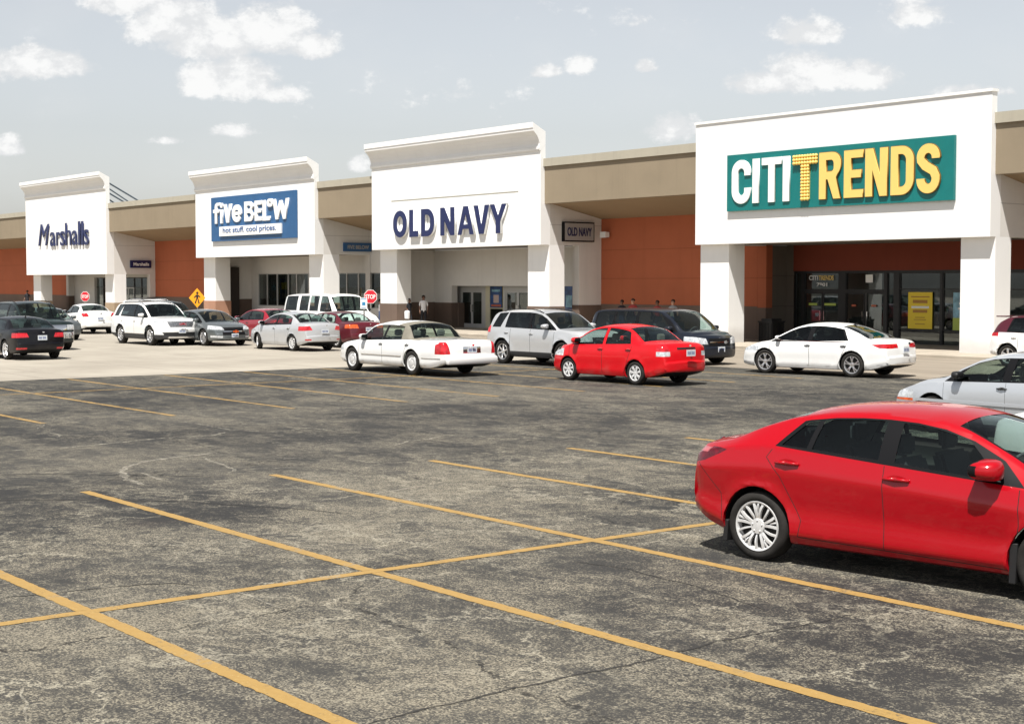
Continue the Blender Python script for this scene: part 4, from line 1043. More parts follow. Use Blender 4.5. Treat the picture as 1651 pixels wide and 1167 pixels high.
PART, ZONE, STA = None, None, None
def car_body(sp):
    L0, L1 = sp['xr'], sp['xf']
    W2 = sp['W'] / 2
    H = sp['H']
    top = pchip(sp['top']); beltf = pchip(sp['belt'])
    bot0 = sp.get('sill', 0.20)
    bot = pchip([(L0, bot0 + sp.get('rlift', .16)), (L0 + .25, bot0 + .08), (L0 + .7, bot0), (L1 - .8, bot0), (L1 - .25, bot0 + .02), (L1, bot0 + .07)])
    hwf = pchip(sp.get('plan', [(L0, .86), (L0 + .12, .925), (L0 + .55, .985), (L0 + 1.5, 1.0), (L1 - 1.3, 1.0), (L1 - .6, .97), (L1 - .2, .90), (L1, .82)]))
    bf, br = sp.get('bowf', .17), sp.get('bowr', .10)
    belt_max = max(p[1] for p in sp['belt'])
    def bow(s):
        a = max(0.0, (s - 0.1) / (L1 - 0.1)); b = max(0.0, (s + 0.1) / (L0 + 0.1))
        return bf * a * a - br * b * b
    def smooth(t): t = min(1, max(0, t)); return t * t * (3 - 2 * t)
    roofy = sp.get('roofy', .70); hoody = sp.get('hoody', .86); crownr = sp.get('crown', .065)
    def sec(s):
        zt = top(s); zb = min(beltf(s), zt - 0.035); b = bot(s); b = min(b, zb - .1)
        hw = W2 * hwf(s)
        uu = smooth((zt - beltf(s)) / max(.05, H - belt_max))
        uu = (zt - beltf(s)) / max(.05, H - belt_max); uu = min(1, max(0, uu))
        ye = hw * (hoody + (roofy - hoody) * uu)
        cr = 0.028 + (crownr - .028) * uu
        cr = min(cr, (zt - zb) * .8)
        return zt, zb, b, hw, ye, zt - cr, uu
    # stations at even arc length along the roof line
    ds = sp.get('ds', .09)
    xs = [L0]; x = L0; zt = top(L0); st = 0.004
    acc = 0; pz = zt
    while x < L1 - st:
        x += st
        z = top(x); acc += math.hypot(st, z - pz); pz = z
        if acc >= ds: xs.append(x); acc = 0
    xs.append(L1)
    for k in ('cowl', 'roof_f', 'roof_r', 'deck', 'ws_x1', 'rw_x0'):
        if k in sp:
            i = min(range(1, len(xs) - 1), key=lambda j: abs(xs[j] - sp[k])); xs[i] = sp[k]
    xs = sorted(set(xs))
    ns = sp.get('ns', 12); nu = sp.get('nu', 7); nr = 9
    prof = sp.get('prof', [(0, .955), (.10, .985), (.30, .988), (.55, 1.0), (.78, .992), (1, .955)])
    pf = pchip(prof)
    tr = sp['tr']; Ra = tr + sp.get('arch_gap', .05)
    wx = (sp['wb'] / 2, -sp['wb'] / 2)
    flare = sp.get('flare', .012)
    def ring(s):
        zt, zb, b, hw, ye, ze, uu = sec(s)
        P = [(0, b, 0), (hw * .5, b, 0), (hw * .9, b, 0), (hw * .945, b + .02, 1)]
        z0 = b + .05
        for i in range(ns + 1):
            t = i / ns
            z = z0 + (zb - z0) * t
            y = hw * pf(t)
            for wxx in wx:
                rr = math.hypot(s - wxx, z - tr)
                if rr > Ra - .02: y += flare * math.exp(-((rr - Ra) / .05) ** 2)
            P.append((y, z, 1))
        ys = P[-1][0]
        for i in range(1, nu + 1):
            t = i / nu
            bul = math.sin(PI * t) * .018 * uu
            P.append((ys + (ye - ys) * t + bul, zb + (ze - zb) * t + (0.0), 2))
        for i in range(1, nr + 1):
            t = 1 - (1 - (i / nr)) ** 1.0
            y = ye * (1 - t)
            # rounded shoulder into a flat crown
            z = ze + (zt - ze) * (1 - (y / ye) ** 2.4)
            P.append((max(0.0, y), z, 3))
        return P, hw
    bm = bmesh.new()
    global PART, ZONE, STA
    PART = bm.faces.layers.int.new('part'); ZONE = bm.faces.layers.int.new('zone'); STA = bm.faces.layers.int.new('sta')
    rows = []
    for s in xs:
        P, hw = ring(s)
        bw = bow(s)
        rows.append(([(s + bw * (1 - min(1, abs(y) / hw) ** 2), y, z) for y, z, k in P], [k for _, _, k in P]))
    def cap(s, sign):
        P, hw = ring(s); bw = bow(s)
        zc = (P[0][1] + P[-1][1]) / 2
        out = []
        for k, dx in ((.97, .012), (.90, .022), (.6, .028), (.3, .030)):
            out.append([(s + sign * dx + bw * (1 - min(1, abs(y * k) / hw) ** 2), y * k, zc + (z - zc) * k) for y, z, _ in P])
        return out
    kinds = rows[0][1]
    for side in (1, -1):
        V = [[bm.verts.new((x, side * y, z)) for x, y, z in r[0]] for r in rows]
        cf = [[bm.verts.new((x, side * y, z)) for x, y, z in r] for r in cap(L1, 1)]
        crr = [[bm.verts.new((x, side * y, z)) for x, y, z in r] for r in cap(L0, -1)]
        seq = crr[::-1] + V + cf
        off = len(crr)
        for i in range(len(seq) - 1):
            A, B = seq[i], seq[i + 1]
            for j in range(len(A) - 1):
                q = [A[j], B[j], B[j + 1], A[j + 1]]
                if side < 0: q = q[::-1]
                try: f = bm.faces.new(q)
                except ValueError: continue
                incap = i < off or i >= off + len(V) - 1
                f[ZONE] = 4 if incap else kinds[j + 1]
                f[STA] = i - off
        for R_ in (seq[0], seq[-1]):
            f = bm.faces.new(R_ if (R_ is seq[0]) == (side > 0) else R_[::-1])
            f[ZONE] = 4; f[STA] = -9
    bmesh.ops.remove_doubles(bm, verts=bm.verts, dist=2e-4)
    bmesh.ops.dissolve_degenerate(bm, dist=1e-5, edges=bm.edges)
    bmesh.ops.recalc_face_normals(bm, faces=bm.faces)
    for f in bm.faces: f.smooth = True
    def hw_at(s): return W2 * hwf(s)
    def ze_at(s): return sec(s)[5]
    def belt_at(s): return sec(s)[1]
    info = dict(xs=xs, hw=hw_at, ze=ze_at, belt=belt_at, bot=bot, top=top, bow=bow, sec=sec, pf=pf, Ra=Ra)
    return bm, info

def side_y(inf, x, z):
    zt, zb, b, hw, ye, ze, uu = inf['sec'](x)
    z0 = b + .05
    t = min(1, max(0, (z - z0) / (zb - z0)))
    if z <= zb: return hw * inf['pf'](t)
    ys = hw * inf['pf'](1); t = min(1, (z - zb) / (ze - zb))
    return ys + (ye - ys) * t + math.sin(PI * t) * .018 * uu

def dlo(inf, x0, x1, l0, l1, mb=.015, mt=.03, n=9):
    """convex side-window outline between x0 and x1 (at the belt) with leaning ends"""
    zb0, zb1 = inf['belt'](x0) + mb, inf['belt'](x1) + mb
    zmid = (zb0 + zb1) / 2
    pl = [((x0, 0, zb0), Vector((zb1 - zb0, 0, -(x1 - x0))).normalized())]
    pl.append(((x0, 0, zb0), Vector((-1, 0, l0)).normalized()))
    pl.append(((x1, 0, zb1), Vector((1, 0, -l1)).normalized()))
    H_ = inf['ze'](-.3) - zmid
    xa = min(x0, x0 + l0 * H_); xb = max(x1, x1 + l1 * H_)
    ptz = []
    for i in range(n + 1):
        x = xa + (xb - xa) * i / n
        z = inf['ze'](x) - mt
        if z > inf['belt'](x) + mb: ptz.append((x, z))
    # keep the upper convex hull so the planes never bite into the outline
    hull = []
    for p in ptz:
        while len(hull) >= 2 and (hull[-1][0] - hull[-2][0]) * (p[1] - hull[-2][1]) - (hull[-1][1] - hull[-2][1]) * (p[0] - hull[-2][0]) >= 0: hull.pop()
        hull.append(p)
    for a, b in zip(hull, hull[1:]):
        pl.append(((a[0], 0, a[1]), Vector((-(b[1] - a[1]), 0, b[0] - a[0])).normalized()))
    return pl

def shrink(pl, d): return [(Vector(co) - Vector(no) * d, no) for co, no in pl]

def wheel(name, tr, rr, wid, style, parent, x, y, out):
    """tyre and rim; out = +1/-1 the side the face looks to"""
    root = bpy.data.objects.new('wheel', None); root.empty_display_size = .1; COL.objects.link(root); root.parent = parent; root.location = (x, y, tr)
    if out > 0: root.rotation_euler = (0, 0, PI)
    h = wid / 2
    bm = bmesh.new()
    lathe_y(bm, [(rr - .004, -h * .82), (rr + .012, -h * .96), (rr + (tr - rr) * .45, -h * 1.0), (tr - .028, -h * .93), (tr - .008, -h * .78), (tr, -h * .5), (tr, h * .5), (tr - .01, h * .8), (rr + .01, h)], 40)
    for k in range(2):                                        # tread grooves
        pass
    from_bm('tyre', bm, M['tyre'], root, 40)
    bm = bmesh.new()
    rm = 'hubcap' if style in ('cap10', 'cap7', 'disc', 'corolla') else 'rim'
    lathe_y(bm, [(rr + .002, -h * .80), (rr - .006, -h * .93), (rr - .018, -h * .90), (rr - .026, -h * .72), (rr - .03, 0.0), (rr - .02, h * .9)], 40)
    yb = -h * .30
    lathe_y(bm, [(rr - .028, yb), (.10, yb - .004), (0, yb - .005)], 40, mi=1)
    def spoke(a, r0, r1, w0, w1, tw=0.0, y0=-h * .72, y1=-h * .86, th=.018):
        ca, sa = math.cos(a), math.sin(a)
        def P(r, off, yy, t=0.0):
            c2, s2 = math.cos(a + t), math.sin(a + t)
            return (r * c2 - off * s2, yy, r * s2 + off * c2)
        n = 4
        prev = None
        for i in range(n + 1):
            t = i / n
            r = r0 + (r1 - r0) * t; w_ = w0 + (w1 - w0) * t; yy = y0 + (y1 - y0) * t - .012 * math.sin(PI * t); tt = tw * t * t
            cur = [bm.verts.new(P(r, -w_ / 2, yy + th, tt)), bm.verts.new(P(r, -w_ / 2 * .8, yy, tt)), bm.verts.new(P(r, w_ / 2 * .8, yy, tt)), bm.verts.new(P(r, w_ / 2, yy + th, tt))]
            if prev:
                for j in range(3): bm.faces.new((prev[j], cur[j], cur[j + 1], prev[j + 1]))
                bm.faces.new((prev[3], cur[3], cur[0], prev[0]))
            prev = cur
    R1 = rr - .02
    if style == 'corolla':
        for k in range(5):
            a = 2 * PI * k / 5 + .25
            spoke(a - .14, .055, R1, .026, .030, -.10, th=.02)          # broad pair of each group
            spoke(a + .14, .055, R1, .026, .030, .10, th=.02)
            spoke(a, .13, R1, .008, .020, .0, th=.02)
            spoke(a + .58, .075, R1, .016, .024, .10, th=.02)
        lathe_y(bm, [(.075, -h * .66), (.07, -h * .80), (.03, -h * .83), (0, -h * .83)], 24)
        for k in range(5): 
            a = 2 * PI * k / 5 + .3; bmesh.ops.create_uvsphere(bm, u_segments=8, v_segments=5, radius=.009, matrix=Matrix.Translation((.052 * math.cos(a), -h * .83, .052 * math.sin(a))))
    elif style == 'disc':
        lathe_y(bm, [(R1, -h * .86), (R1 * .82, -h * .74), (R1 * .78, -h * .80), (R1 * .45, -h * .82), (R1 * .4, -h * .9), (R1 * .25, -h * .92), (0, -h * .93)], 40)
        for k in range(20): spoke(2 * PI * k / 20, R1 * .45, R1 * .8, .012, .02, 0, -h * .83, -h * .83, .01)
    else:
        n, w0, w1 = {'five': (5, .075, .055), 'five2': (5, .06, .09), 'six': (6, .06, .05), 'cap7': (7, .05, .07), 'cap10': (9, .035, .035), 'ten': (10, .022, .026)}[style]
        for k in range(n):
            a = 2 * PI * k / n + .3
            if style == 'five':
                spoke(a - .09, .04, R1, .035, .03, -.12); spoke(a + .09, .04, R1, .035, .03, .12)
            else: spoke(a, .04, R1, w0, w1)
        lathe_y(bm, [(.07, -h * .60), (.065, -h * .74), (.03, -h * .80), (0, -h * .80)], 20)
    bmesh.ops.recalc_face_normals(bm, faces=[f for f in bm.faces if f.material_index == 0])
    from_bm('rim', bm, [M[rm], M['rimdark']], root, 35)
    return root

def copy_faces(bm, faces, off=0.0):
    nb = bmesh.new(); mp = {}
    for f in faces:
        vs = []
        for v in f.verts:
            if v not in mp: mp[v] = nb.verts.new(v.co - v.normal * off)
            vs.append(mp[v])
        try:
            g = nb.faces.new(vs); g.smooth = True
        except ValueError: pass
    return nb

def make_car(sp, name, label, cat='car', group=None):
    bm, inf = car_body(sp)
    root = empty(name, label=label, cat=cat, group=group)
    W2 = sp['W'] / 2
    P = M[sp['paint']]
    mats = [P, M['gloss_black'], M['dark'], M['seam'], M['vinyl'], M['cladding'], M[sp.get('lower', 'cladding')]]
    bm.normal_update()
    PID = {}
    def new_id(kind, m, off=0.0, name=None):
        i = len(PID) + 1; PID[i] = (kind, m, off); return i
    # two-colour body / vinyl roof
    if 'vinyl' in sp:
        a, b = sp['vinyl']
        fs = [f for f in bm.faces if f[ZONE] in (2, 3)]
        fs = clip(bm, fs, [((a, 0, 0), (-1, 0, 0)), ((b, 0, 0), Vector((1, 0, .9)).normalized()), ((0, 0, sp.get('vinyl_z', 1.1)), (0, 0, -1))])
        for f in fs: f.material_index = 4
    # roof zones: windscreen and rear window
    def glass_roof(x0, x1, kind, m, trim=True):
        base = [f for f in bm.faces if f[ZONE] == 3 and x0 - 1e-4 <= inf['xs'][max(0, min(len(inf['xs']) - 1, f[STA]))] < x1 - 1e-4 and 0 <= f[STA] < len(inf['xs']) - 1]
        outer = []
        for f in base: outer.append(f)
        # leave the pillar: inset from the roof edge in y following the glass
        inner = []
        rings = {}
        for sgn in (1, -1):
            fs = [f for f in outer if f.is_valid and f.calc_center_median().y * sgn > 0]
            ya = inf['sec'](x0)[4]; yb_ = inf['sec'](x1)[4]
            k = sp.get('pil', .055)
            p0 = Vector((x0 + inf['bow'](x0) * .3, sgn * (ya - k), 0)); p1 = Vector((x1 + inf['bow'](x1) * .3, sgn * (yb_ - k), 0))
            dvec = p1 - p0; no = Vector((dvec.y, -dvec.x, 0)).normalized()
            if no.y * sgn < 0: no = -no
            got = clip(bm, fs, [(p0, no)])
            for f in got: f.material_index = 1
            got2 = clip(bm, got, [(p0 - no * .022, no)])
            inner += got2
        i = new_id(kind, m, .004)
        for f in inner: f[PART] = i
    glass_roof(sp['roof_f'], sp['cowl'], 'windscreen', sp.get('ws', 'glass'))
    if 'deck' in sp:
        glass_roof(sp['deck'], sp['roof_r'], 'rear_window', sp.get('rwglass', 'glass'))
    # side windows
    for sgn in (1, -1):
        for (x0, x1, l0, l1) in sp['trim']:
            fs = [f for f in bm.faces if f[ZONE] == 2 and f.calc_center_median().y * sgn > 0 and f[PART] == 0]
            for f in clip(bm, fs, dlo(inf, x0, x1, l0, l1)): f.material_index = 1
        for w_ in sp['win']:
            x0, x1, l0, l1 = w_[:4]; gmn = w_[4] if len(w_) > 4 else sp.get('sg', 'glass')
            fs = [f for f in bm.faces if f[ZONE] == 2 and f.material_index == 1 and f.calc_center_median().y * sgn > 0 and f[PART] == 0]
            i = new_id('side_window', gmn, .006)
            for f in clip(bm, fs, shrink(dlo(inf, x0, x1, l0, l1), .016)): f[PART] = i
    # lamps, grilles and coloured regions
    def region(planes, sel, kind=None, m=None, mi=None, off=0.0):
        fs = [f for f in bm.faces if f[PART] == 0 and f.material_index == 0 and sel(f)]
        got = clip(bm, fs, planes)
        if kind:
            i = new_id(kind, m, off)
            for f in got: f[PART] = i
        else:
            for f in got: f.material_index = mi
    XF, XR = sp['xf'], sp['xr']
    for (kind, m, end, poly, depth) in sp.get('lamps', []):
        for sgn in (1, -1):
            pts = [(y * sgn, z) for y, z in poly]
            if end > 0: pl = poly_planes(pts, (1, 2)) + [((XF - depth, 0, 0), (-1, 0, 0))]; sel = lambda f, s=sgn: f.calc_center_median().x > XF - depth - .3 and f.calc_center_median().y * s > 0
            else: pl = poly_planes(pts, (1, 2)) + [((XR + depth, 0, 0), (1, 0, 0))]; sel = lambda f, s=sgn: f.calc_center_median().x < XR + depth + .3 and f.calc_center_median().y * s > 0
            region(pl, sel, kind, m)
    for (kind, m, poly) in sp.get('side_lamps', []):
        for sgn in (1, -1):
            pl = poly_planes(poly, (0, 2))
            region(pl, lambda f, s=sgn: f.calc_center_median().y * s > .3 * W2, kind, m)
    for (kind, m, end, poly) in sp.get('front', []):
        pl = poly_planes(poly, (1, 2))
        if kind: region(pl, lambda f, e=end: f.calc_center_median().x * e > (XF if e > 0 else -XR) - .4 and f.normal.x * e > .25, kind, m)
        else: region(pl, lambda f, e=end: f.calc_center_median().x * e > (XF if e > 0 else -XR) - .4 and f.normal.x * e > .25, None, None, m)
    if 'clad' in sp:
        zc = sp['clad']
        region([((0, 0, zc), (0, 0, 1))], lambda f: f.calc_center_median().z < zc + .2, None, None, 6)
    fs = [f for f in bm.faces if f[ZONE] == 0]
    for f in fs:
        if f.normal.z < -.5: f.material_index = 2
    # door shut lines
    sw = sp.get('seamw', .008)
    for sgn in (1, -1):
        for (xa, za, xb, zb) in sp.get('seams', []):
            dx, dz = xb - xa, zb - za; l = math.hypot(dx, dz); nx, nz = dz / l, -dx / l; tx, tz = dx / l, dz / l
            pl = [((xa + nx * sw / 2, 0, za + nz * sw / 2), (nx, 0, nz)), ((xa - nx * sw / 2, 0, za - nz * sw / 2), (-nx, 0, -nz)), ((xa, 0, za), (-tx, 0, -tz)), ((xb, 0, zb), (tx, 0, tz))]
            fs = [f for f in bm.faces if f[ZONE] in (1, 2) and f.material_index in (0,) and f[PART] == 0 and f.calc_center_median().y * sgn > 0]
            for f in clip(bm, fs, pl): f.material_index = 3
    # wheel arches
    tr = sp['tr']; Ra = inf['Ra']
    for wx_ in (sp['wb'] / 2, -sp['wb'] / 2):
        for sgn in (1, -1):
            hw = inf['hw'](wx_)
            pts = [(wx_ + Ra * math.cos(2 * PI * i / 28), tr + Ra * math.sin(2 * PI * i / 28)) for i in range(28)]
            pl = poly_planes(pts, (0, 2)) + [((0, sgn * hw * .62, 0), (0, -sgn, 0))]
            fs = [f for f in bm.faces if f.calc_center_median().y * sgn > hw * .45 and abs(f.calc_center_median().x - wx_) < Ra + .2 and f.calc_center_median().z < tr + Ra + .1]
            got = clip(bm, fs, pl)
            bmesh.ops.delete(bm, geom=got, context='FACES')
            # turned-in lip of the arch
            ed = []
            for e in bm.edges:
                if len(e.link_faces) == 1:
                    a, b = e.verts[0].co, e.verts[1].co
                    if all(abs(math.hypot(q.x - wx_, q.z - tr) - Ra) < .012 and q.y * sgn > hw * .7 for q in (a, b)): ed.append(e)
            if ed:
                r = bmesh.ops.extrude_edge_only(bm, edges=ed)
                nv = [g for g in r['geom'] if isinstance(g, bmesh.types.BMVert)]
                for v_ in nv: v_.co.y -= sgn * .03
                for g in r['geom']:
                    if isinstance(g, bmesh.types.BMFace): g.material_index = sp.get('arch_mi', 0); g[ZONE] = 9
            # dark well
            vs0 = []; n = 18
            for i in range(n + 1):
                a = -0.25 + (PI + .5) * i / n
                vs0.append((wx_ + (Ra + .003) * math.cos(a), tr + (Ra + .003) * math.sin(a)))
            A = [bm.verts.new((x, sgn * (hw * .955 - .02), z)) for x, z in vs0]; B = [bm.verts.new((x, sgn * hw * .60, z)) for x, z in vs0]
            for i in range(n):
                f = bm.faces.new((A[i], A[i + 1], B[i + 1], B[i])); f.material_index = 2; f[ZONE] = 9
            f = bm.faces.new(B); f.material_index = 2; f[ZONE] = 9
    bm.normal_update()
    # split off the parts
    dele = []
    for i, (kind, m, off) in PID.items():
        fs = [f for f in bm.faces if f[PART] == i]
        if not fs: continue
        nb = copy_faces(bm, fs, off)
        from_bm(kind, nb, M[m], root)
        dele += fs
    bmesh.ops.delete(bm, geom=dele, context='FACES')
    for e in bm.edges:
        if len(e.link_faces) == 2: e.smooth = e.calc_face_angle(0) < R(sp.get('sharp', 42))
    body = from_bm('body', bm, mats, root)
    # wheels
    wid = sp.get('tw', .205)
    for x in (sp['wb'] / 2, -sp['wb'] / 2):
        for sgn in (1, -1):
            wheel('wheel', tr, sp['rr'], wid, sp['wheel'], root, x, sgn * (inf['hw'](x) - wid / 2 - .012), sgn)
    # mirrors and door handles
    mx = sp['mirror']
    for sgn in (1, -1):
        zb = inf['belt'](mx) + .10
        y0 = side_y(inf, mx, zb)
        mb = bmesh.new()
        bmesh.ops.create_uvsphere(mb, u_segments=14, v_segments=9, radius=1, matrix=Matrix.Identity(4))
        for v_ in mb.verts:
            c = v_.co.copy()
            v_.co = Vector((math.copysign(abs(c.x) ** .6, c.x) * .10 - (.04 * abs(c.y)), math.copysign(abs(c.y) ** .65, c.y) * .118, math.copysign(abs(c.z) ** .62, c.z) * (.072 - .018 * c.y * sgn))) * sp.get('mirror_s', 1.0)
        for f in mb.faces:
            if f.calc_center_median().x < -.07: f.material_index = 1
        bmesh.ops.transform(mb, matrix=Matrix.Translation((mx, sgn * (y0 + .135), zb + .02)), verts=mb.verts)
        box(mb, mx - .02, mx + .07, sgn * (y0 - .03), sgn * (y0 + .10), zb - .055, zb - .025, 1)
        for f in mb.faces: f.smooth = True
        from_bm('mirror', mb, [M[sp.get('mirror_paint', sp['paint'])], M['gloss_black']], root, 50)
        for (hx, hz) in sp['handles']:
            yy = side_y(inf, hx, hz)
            hb = bmesh.new()
            # recessed cup and grip
            n = 10
            cup = [hb.verts.new((hx + .075 * sp.get('handle_s', 1.0) * math.cos(2 * PI * i / n), sgn * (yy + .0035), hz - .004 + .036 * sp.get('handle_s', 1.0) * math.sin(2 * PI * i / n))) for i in range(n)]
            f = hb.faces.new(cup); f.material_index = 1
            for a in range(8):
                pass
            q = sp.get('handle_s', 1.0)
            tube(hb, (hx - .0, sgn * (yy + .026), hz + .008), (hx + .09 * q, sgn * (yy + .018), hz + .004), .0145 * q, .009 * q, seg=8)
            tube(hb, (hx - .09 * q, sgn * (yy + .018), hz + .004), (hx, sgn * (yy + .026), hz + .008), .009 * q, .0145 * q, seg=8)
            tube(hb, (hx - .085 * q, sgn * (yy - .01), hz + .004), (hx - .085 * q, sgn * (yy + .022), hz + .004), .010 * q, seg=8)
            tube(hb, (hx + .085 * q, sgn * (yy - .01), hz + .004), (hx + .085 * q, sgn * (yy + .022), hz + .004), .010 * q, seg=8)
            from_bm('door_handle', hb, [M[sp.get('handle_m', sp['paint'])], M[sp.get('cup_m', sp['paint'])]], root, 50)
    # number plates
    def plate(x, z, sgn, tilt=0):
        pb = bmesh.new(); box(pb, -.006, .006, -.155, .155, -.08, .08, 0)
        random.seed(hash(label) % 1000 if False else len(label) * 7 + int(x * 10))
        for k in range(6):
            xx = -.115 + k * .040 + (.012 if k > 2 else 0)
            box(pb, .006 if sgn > 0 else -.0075, .0075 if sgn > 0 else -.006, xx, xx + .022, -.04, .035, 1)
        o = from_bm('licence_plate', pb, [M['plate'], M['plate_ink']], root); o.location = (x, 0, z)
    if sp.get('rplate'): plate(sp['rplate'][0], sp['rplate'][1], -1)
    if sp.get('fplate'): plate(sp['fplate'][0], sp['fplate'][1], 1)
    # cabin: seats, dashboard, steering wheel
    cx = (sp['roof_f'] + sp['roof_r']) / 2
    zf = sp.get('sill', .2) + .15
    for (sx, rows_) in ((sp.get('seat1', .25), 'front'), (sp.get('seat2', -.65), 'rear')) + (((sp['seat3'], 'rear'),) if 'seat3' in sp else ()):
        for sgn in (1, -1):
            sb = bmesh.new()
            yy = sgn * W2 * .42; w_ = .25
            prism(sb, [(sx - .25, zf), (sx + .27, zf), (sx + .27, zf + .22), (sx - .2, zf + .17)], 'y', yy - w_, yy + w_)
            zt_ = sp['belt_seat'] if 'belt_seat' in sp else sp['H'] - .52
            prism(sb, [(sx - .22, zf + .15), (sx - .08, zf + .15), (sx - .27, zt_ + .08), (sx - .37, zt_ + .06)], 'y', yy - w_, yy + w_)
            prism(sb, [(sx - .37, zt_ + .09), (sx - .29, zt_ + .09), (sx - .30, zt_ + .28), (sx - .38, zt_ + .26)], 'y', yy - .13, yy + .13)
            bmesh.ops.bevel(sb, geom=list(sb.edges), offset=.03, segments=2, affect='EDGES', clamp_overlap=True)
            from_bm('seat', sb, M[sp.get('seatm', 'seat_dark')], root, 40)
    db = bmesh.new()
    cw = sp['cowl']; zc = inf['belt'](cw - .25)
    box(db, cw - .62, cw - .12, -W2 * .78, W2 * .78, zc - .30, zc - .03)
    bmesh.ops.bevel(db, geom=list(db.edges), offset=.04, segments=2, affect='EDGES', clamp_overlap=True)
    from_bm('dashboard', db, M['seat_dark'], root, 40)
    sb = bmesh.new()
    n = 20; Rw = .18; ctr = Vector((cw - .78, W2 * .42, zc - .02)); ax = Vector((-.85, 0, .5)).normalized(); e1 = Vector((0, 1, 0)); e2 = ax.cross(e1)
    ringp = [ctr + (e1 * math.cos(2 * PI * i / n) + e2 * math.sin(2 * PI * i / n)) * Rw for i in range(n)]
    for i in range(n): tube(sb, ringp[i], ringp[(i + 1) % n], .014, seg=6, caps=False)
    tube(sb, ringp[0], ringp[n // 2], .02, seg=6); tube(sb, ctr, ctr - ax * .25, .03, seg=6)
    from_bm('steering_wheel', sb, M['seat_dark'], root, 60)
    # roof rails
    if 'rails' in sp:
        a, b = sp['rails']
        for sgn in (1, -1):
            rb = bmesh.new(); yr = sgn * (inf['sec'](0)[4] - .06)
            n = 10
            for i in range(n):
                x0 = a + (b - a) * i / n; x1 = a + (b - a) * (i + 1) / n
                k0 = .045 * math.sin(PI * min(1, max(0, i / n)) ) ** .3 if i else 0; k1 = .045 * math.sin(PI * (i + 1) / n) ** .3 if i + 1 < n else 0
                tube(rb, (x0, yr, inf['ze'](x0) + .02 + k0), (x1, yr, inf['ze'](x1) + .02 + k1), .016, seg=6)
            from_bm('roof_rail', rb, M[sp.get('railm', 'dark')], root, 60)
        if sp.get('bars'):
            for xx in sp['bars']:
                rb = bmesh.new(); yr = inf['sec'](0)[4] - .06
                tube(rb, (xx, -yr, inf['top'](xx) + .05), (xx, yr, inf['top'](xx) + .05), .02, seg=6)
                from_bm('roof_bar', rb, M['dark'], root, 60)
    for ex in sp.get('extra', []): ex(root, inf)
    return root, inf

def place(root, x, y, deg, s=1.0):
    root.location = (x, y, 0); root.rotation_euler = (0, 0, R(deg)); root.scale = (s, s, s)

def std(**k):
    return k

def strip_part(name, pts, m, w=.02, t=.012):
    """thin moulding following the body side, both sides; pts = (x0, x1, z)"""
    def f(root, inf):
        x0, x1, z = pts
        for sgn in (1, -1):
            b = bmesh.new(); n = 12
            prev = None
            for i in range(n + 1):
                x = x0 + (x1 - x0) * i / n; y = side_y(inf, x, z)
                cur = [b.verts.new((x, sgn * (y - .004), z - w / 2)), b.verts.new((x, sgn * (y + t), z - w / 2)), b.verts.new((x, sgn * (y + t), z + w / 2)), b.verts.new((x, sgn * (y - .004), z + w / 2))]
                if prev:
                    for j in range(4): b.faces.new((prev[j], cur[j], cur[(j + 1) % 4], prev[(j + 1) % 4]))
                prev = cur
            bmesh.ops.recalc_face_normals(b, faces=b.faces)
            from_bm(name, b, M[m], root)
    return f
def box_part(name, bs, m, bevel=0.0):
    def f(root, inf):
        for b in bs:
            o = boxes(name, [b], M[m], root, bevel)
    return f
def badge(x, z, r=.05, m='chrome'):
    def f(root, inf):
        b = bmesh.new()
        ps = [(r * math.cos(2 * PI * i / 16), r * .7 * math.sin(2 * PI * i / 16)) for i in range(16)]
        prism(b, ps, 'x', -.006, .006)
        o = from_bm('badge', b, M[m], root); o.location = (x, 0, z)
    return f
def antenna(x, z, fin=False):
    def f(root, inf):
        b = bmesh.new()
        zz = inf['top'](x) - .005
        if fin: prism(b, [(x - .09, zz), (x + .07, zz), (x - .06, zz + .055), (x - .09, zz + .05)], 'y', -.012, .012)
        else: tube(b, (x, 0, zz), (x - .18, 0, zz + .22), .005, .003, seg=6)
        from_bm('antenna', b, M['dark'], root)
    return f

